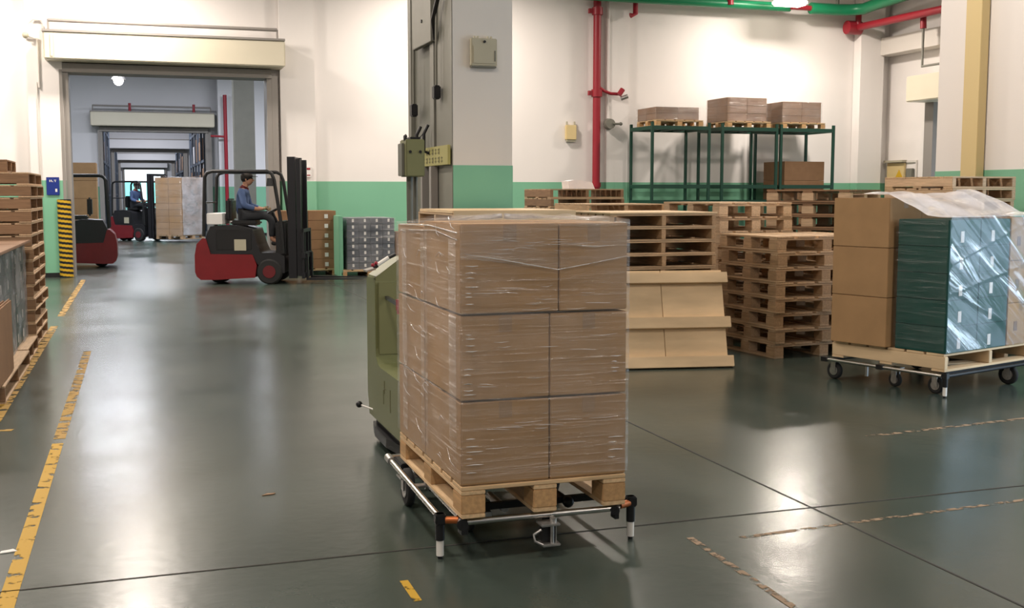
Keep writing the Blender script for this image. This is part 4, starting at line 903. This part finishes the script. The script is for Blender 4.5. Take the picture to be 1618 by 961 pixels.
def driver(label, par, gloves=True):
    base = par.matrix_basis
    t = thing('person', label, 'person', par.location, par.rotation_euler.z)
    hipz = 1.24
    # body: pelvis root, torso, neck, head; arms; legs as one mesh
    B = [[(-.24, 0, hipz, .085), (-.25, 0, hipz + .17, .085), (-.23, 0, hipz + .36, .10), (-.20, 0, hipz + .46, .06), (-.175, 0, hipz + .52, .05), (-.16, 0, hipz + .60, .078), (-.155, 0, hipz + .66, .07)]]
    for s_ in (-1, 1):
        B.append([2, (-.22, s_ * .17, hipz + .40, .055), (-.16, s_ * .23, hipz + .15, .045), (.06, s_ * .18, hipz + .09, .036), (.16, s_ * .13, hipz + .10, .028)])
        B.append([0, (-.18, s_ * .10, hipz - .02, .075), (.20, s_ * .13, hipz - .02, .062), (.30, s_ * .13, hipz - .10, .062), (.30, s_ * .13, hipz - .45, .042), (.40, s_ * .13, hipz - .50, .035)])
    skin('body', B, 'skin', t)
    SH = [[(-.24, 0, hipz - .06, .13), (-.25, 0, hipz + .17, .122), (-.23, 0, hipz + .36, .13), (-.20, 0, hipz + .455, .075)]]
    for s_ in (-1, 1): SH.append([2, (-.22, s_ * .17, hipz + .40, .072), (-.16, s_ * .235, hipz + .15, .06), (.03, s_ * .19, hipz + .10, .05)])
    skin('shirt', SH, 'shirt', t)
    TR = [[(-.24, 0, hipz - .03, .135)]]
    for s_ in (-1, 1): TR.append([0, (-.18, s_ * .10, hipz - .03, .105), (.20, s_ * .13, hipz - .02, .084), (.31, s_ * .13, hipz - .10, .076), (.30, s_ * .13, hipz - .43, .055)])
    skin('trousers', TR, 'trousers', t)
    skin('shoes', [[(.28, s_ * .13, hipz - .52, .045), (.42, s_ * .13, hipz - .53, .04)] for s_ in (-1, 1)], 'rubber', t, 1)
    for s_ in (-1, 1):
        ch = [[(.13, s_ * .13, hipz + .10, .03), (.20, s_ * .12, hipz + .10, .034)]]
        for f in range(4): ch.append([(.20, s_ * (.145 - f * .02), hipz + .115 - f * .012, .011), (.235, s_ * (.145 - f * .02), hipz + .11 - f * .012, .010), (.24, s_ * (.143 - f * .02), hipz + .085 - f * .012, .009)])
        ch.append([(.16, s_ * .10, hipz + .12, .012), (.19, s_ * .085, hipz + .135, .010), (.215, s_ * .085, hipz + .13, .009)])
        skin('glove', ch, 'khaki', t, 1)
    hz = hipz + .63; hx_ = -.155
    MB().sphere((hx_ - .005, 0, hz + .02), .098, n=8, sc=(1.08, .9, 1)).build('hair', M['hair'], t)
    MB().sphere((hx_ + .02, 0, hz - .02), .088, n=10, sc=(1.0, .84, 1.12)).build('face', M['skin'], t)
    MB().tube([(hx_ + .10, 0, hz + .0), (hx_ + .128, 0, hz - .03), (hx_ + .105, 0, hz - .04)], [.008, .014, .008], 6).build('nose', M['skin'], t)
    MB().sphere((hx_ + .098, -.03, hz + .01), .010, n=4).sphere((hx_ + .098, .03, hz + .01), .010, n=4).build('eyes', M['hair'], t)
    MB().box((hx_ + .09, -.025, hz - .068), (hx_ + .104, .025, hz - .06)).build('mouth', M['collar'], t)
    for s_ in (-1, 1): MB().sphere((hx_ + .0, s_ * .078, hz - .01), .022, n=5, sc=(.7, .4, 1.2)).build('ear', M['skin'], t)
    c_ = MB().sphere((hx_, 0, hz + .055), .105, n=10, sc=(1.05, .92, .62)); c_.prism([(hx_ + .05, .085), (hx_ + .19, .05), (hx_ + .20, 0), (hx_ + .19, -.05), (hx_ + .05, -.085)], 'z', hz + .04, hz + .05); c_.build('cap', M['cap'], t)
    MB().tube([(-.215, 0, hipz + .44), (-.18, 0, hipz + .50)], [.085, .068], 14).build('collar', M['collar'], t)
    return t
fk = forklift('red and black forklift with driver in blue, nearest to camera', (2.02, 20.9, 0), R(-17), box=True)
driver('person in a blue shirt and dark cap driving the nearest forklift', fk)
fk3 = forklift('distant red forklift lifting a wrapped carton tower in the corridor', (.07, 40.5, 0), R(-42))
driver('person in grey-blue shirt driving the distant forklift in corridor', fk3)
fk2 = forklift('empty red forklift parked behind the striped corner guard', (-1.47, 26.6, 0), R(180))
# tall wrapped load carried by the distant forklift
Lc = Vector((.53, 39.36, 0)); rr = R(-42)
tt = block_pallet('pallet under the wrapped tower on the distant forklift', Lc + Vector((0, -.1, .10)), rr, 1.1, 1.1, .13, 'used', 'usedb')
rot = Matrix.Rotation(rr, 3, 'Z'); me = MB().box((.002, .002, .001), (.54, .54, .208), 0, .004).mesh('carton', M['carton'])
for k in range(9):
    for i in range(2):
        for j in range(2):
            o = put('carton', me, None, Lc + Vector((0, -.1, 0)) + rot @ Vector((.005 + i * .545, .005 + j * .545, .232 + k * .210)), (0, 0, rr))
            tag(o, 'brown carton in corridor tower, %s layer, %s %s' % (['bottom', 'second', 'third', 'fourth', 'fifth', 'sixth', 'seventh', 'eighth', 'top'][k], 'left' if i == 0 else 'right', 'front' if j == 0 else 'rear'), 'box', 'cartons on the distant forklift')
m5 = shell(0, 0, .235, 1.1, 1.1, 2.13, 12, 16, .012, seed=5); n5 = len(m5.f)
sheet(lambda u, v: (1.13 + .01 * math.sin(20 * v + 9 * u), .0 + u * 1.1, .24 + v * 1.9), 8, 14, m5)  # whitish sheet paints the lamp reflection onto the tower's right face
sheet(lambda u, v: (u * 1.1, v * 1.1, 2.15 + .03 * math.sin(5 * u + 3 * v)), 8, 8, m5)
m5.mi = [1 if i >= n5 else 0 for i in range(len(m5.mi))]
o = m5.build('stretch_film', [M['film'], M['filmwhite']], loc=Lc + Vector((0, -.1, 0)), rot=(0, 0, rr)); tag(o, 'film round the corridor carton tower, lamp reflection painted white on right face', 'plastic wrap')

# cartons and dark load against the back wall
ya = 22.35; xa, xb = PY(478, 400, ya).x, PY(532, 400, ya).x
block_pallet('pale pallet under the labelled brown cartons near the wall', (xa - .5, ya, 0), 0, xb - xa + .52, .9, .13, 'pine', 'pineb')
lm = MB().box((.32, -.003, .04), (.39, -.0005, .12)).mesh('label', M['paper'])
wrapped('brown carton with white label behind the forklift', xb - 1.10, ya + .02, .132, 1.10, .84, 1.14, 2, 2, 6, 'carton3', 'labelled cartons near the wall', None, lab=lm)
ya = 21.75; xa, xb = PY(549, 400, ya).x, PY(624, 400, ya).x
block_pallet('pale pallet under the dark wrapped load near the wall', (xa - .12, ya, 0), 0, xb - xa + .2, 1.1, .13, 'pine', 'pineb')
lm = MB().box((.10, -.003, .05), (.14, -.0005, .11)).mesh('label', M['paper'])
wrapped('dark slate carton in wrapped load near the wall', xa, ya + .03, .132, xb - xa, 1.05, 1.0, 4, 2, 8, 'slate', 'slate cartons near the wall', 'film', 'shiny clear film round the dark slate load', 21, lab=lm)
sm = thing('standing_panel', 'flat green panel standing left of the dark slate load', 'panel', (xa - .16, ya + .0, 0)); MB().box((0, 0, .0), (.08, 1.15, 1.18), 0, .01).build('board', M['band'], sm)
xq = PY(634, 390, 21.9).x; tag(MB().box((xq - .12, 21.9, 0), (xq + .2, 22.2, .86), 0, .01).build('brown_cabinet', M['brown']), 'narrow dark brown cabinet between dark load and front load', 'cabinet')
# cartons beyond the doorway on the left
yb = 30.5; xa, xb = PY(95, 300, yb).x, PY(153, 300, yb).x
block_pallet('pallet under the cartons beyond the parked forklift', (xb - 1.15, yb, 0), 0, 1.15, 1.1, .13, 'used', 'usedb')
wrapped('large brown carton beyond the parked forklift', xb - 1.12, yb + .03, .132, 1.12, 1.0, 2.25, 2, 2, 5, 'carton', 'cartons beyond the parked forklift', None)
# rows of storage in the far corridor: racks either side with loads
def far_rack(x, y0, n, lab, side):
    t = thing('pallet_rack', lab, 'rack', (x, y0, 0))
    for k in range(n + 1):
        for xx in (0, .9): MB().box((xx - .05, k * 2.7 - .05, 0), (xx + .05, k * 2.7 + .05, 5.4)).build('post', M['slate'], t)
    for z in (1.5, 3.0, 4.5):
        for xx in (0, .9): MB().bar((xx, 0, z), (xx, n * 2.7, z), .05, .12).build('beam', M['redpipe'] if z == 9 else M['slate'], t)
    for k in range(n):
        for z in (0.0, 1.56, 3.06):
            if (k * 3 + int(z)) % 4 == 3: continue
            MB().box((.0, k * 2.7 + .25, z + .02), (.9, k * 2.7 + 2.4, z + .9 + .25 * ((k + int(z)) % 2)), 0, .02).build('pallet_load', M['carton2'] if (k + int(z)) % 3 else M['plasticwhite'], t)
far_rack(-2.3, 50, 5, 'tall storage rack on left of the corridor behind second doorway', 0)
far_rack(2.75, 50, 5, 'tall storage rack on right of the corridor behind second doorway', 1)
far_rack(-2.3, 71, 6, 'storage rack on left of the corridor behind third doorway', 0)
far_rack(2.75, 71, 6, 'storage rack on right of the corridor behind third doorway', 1)
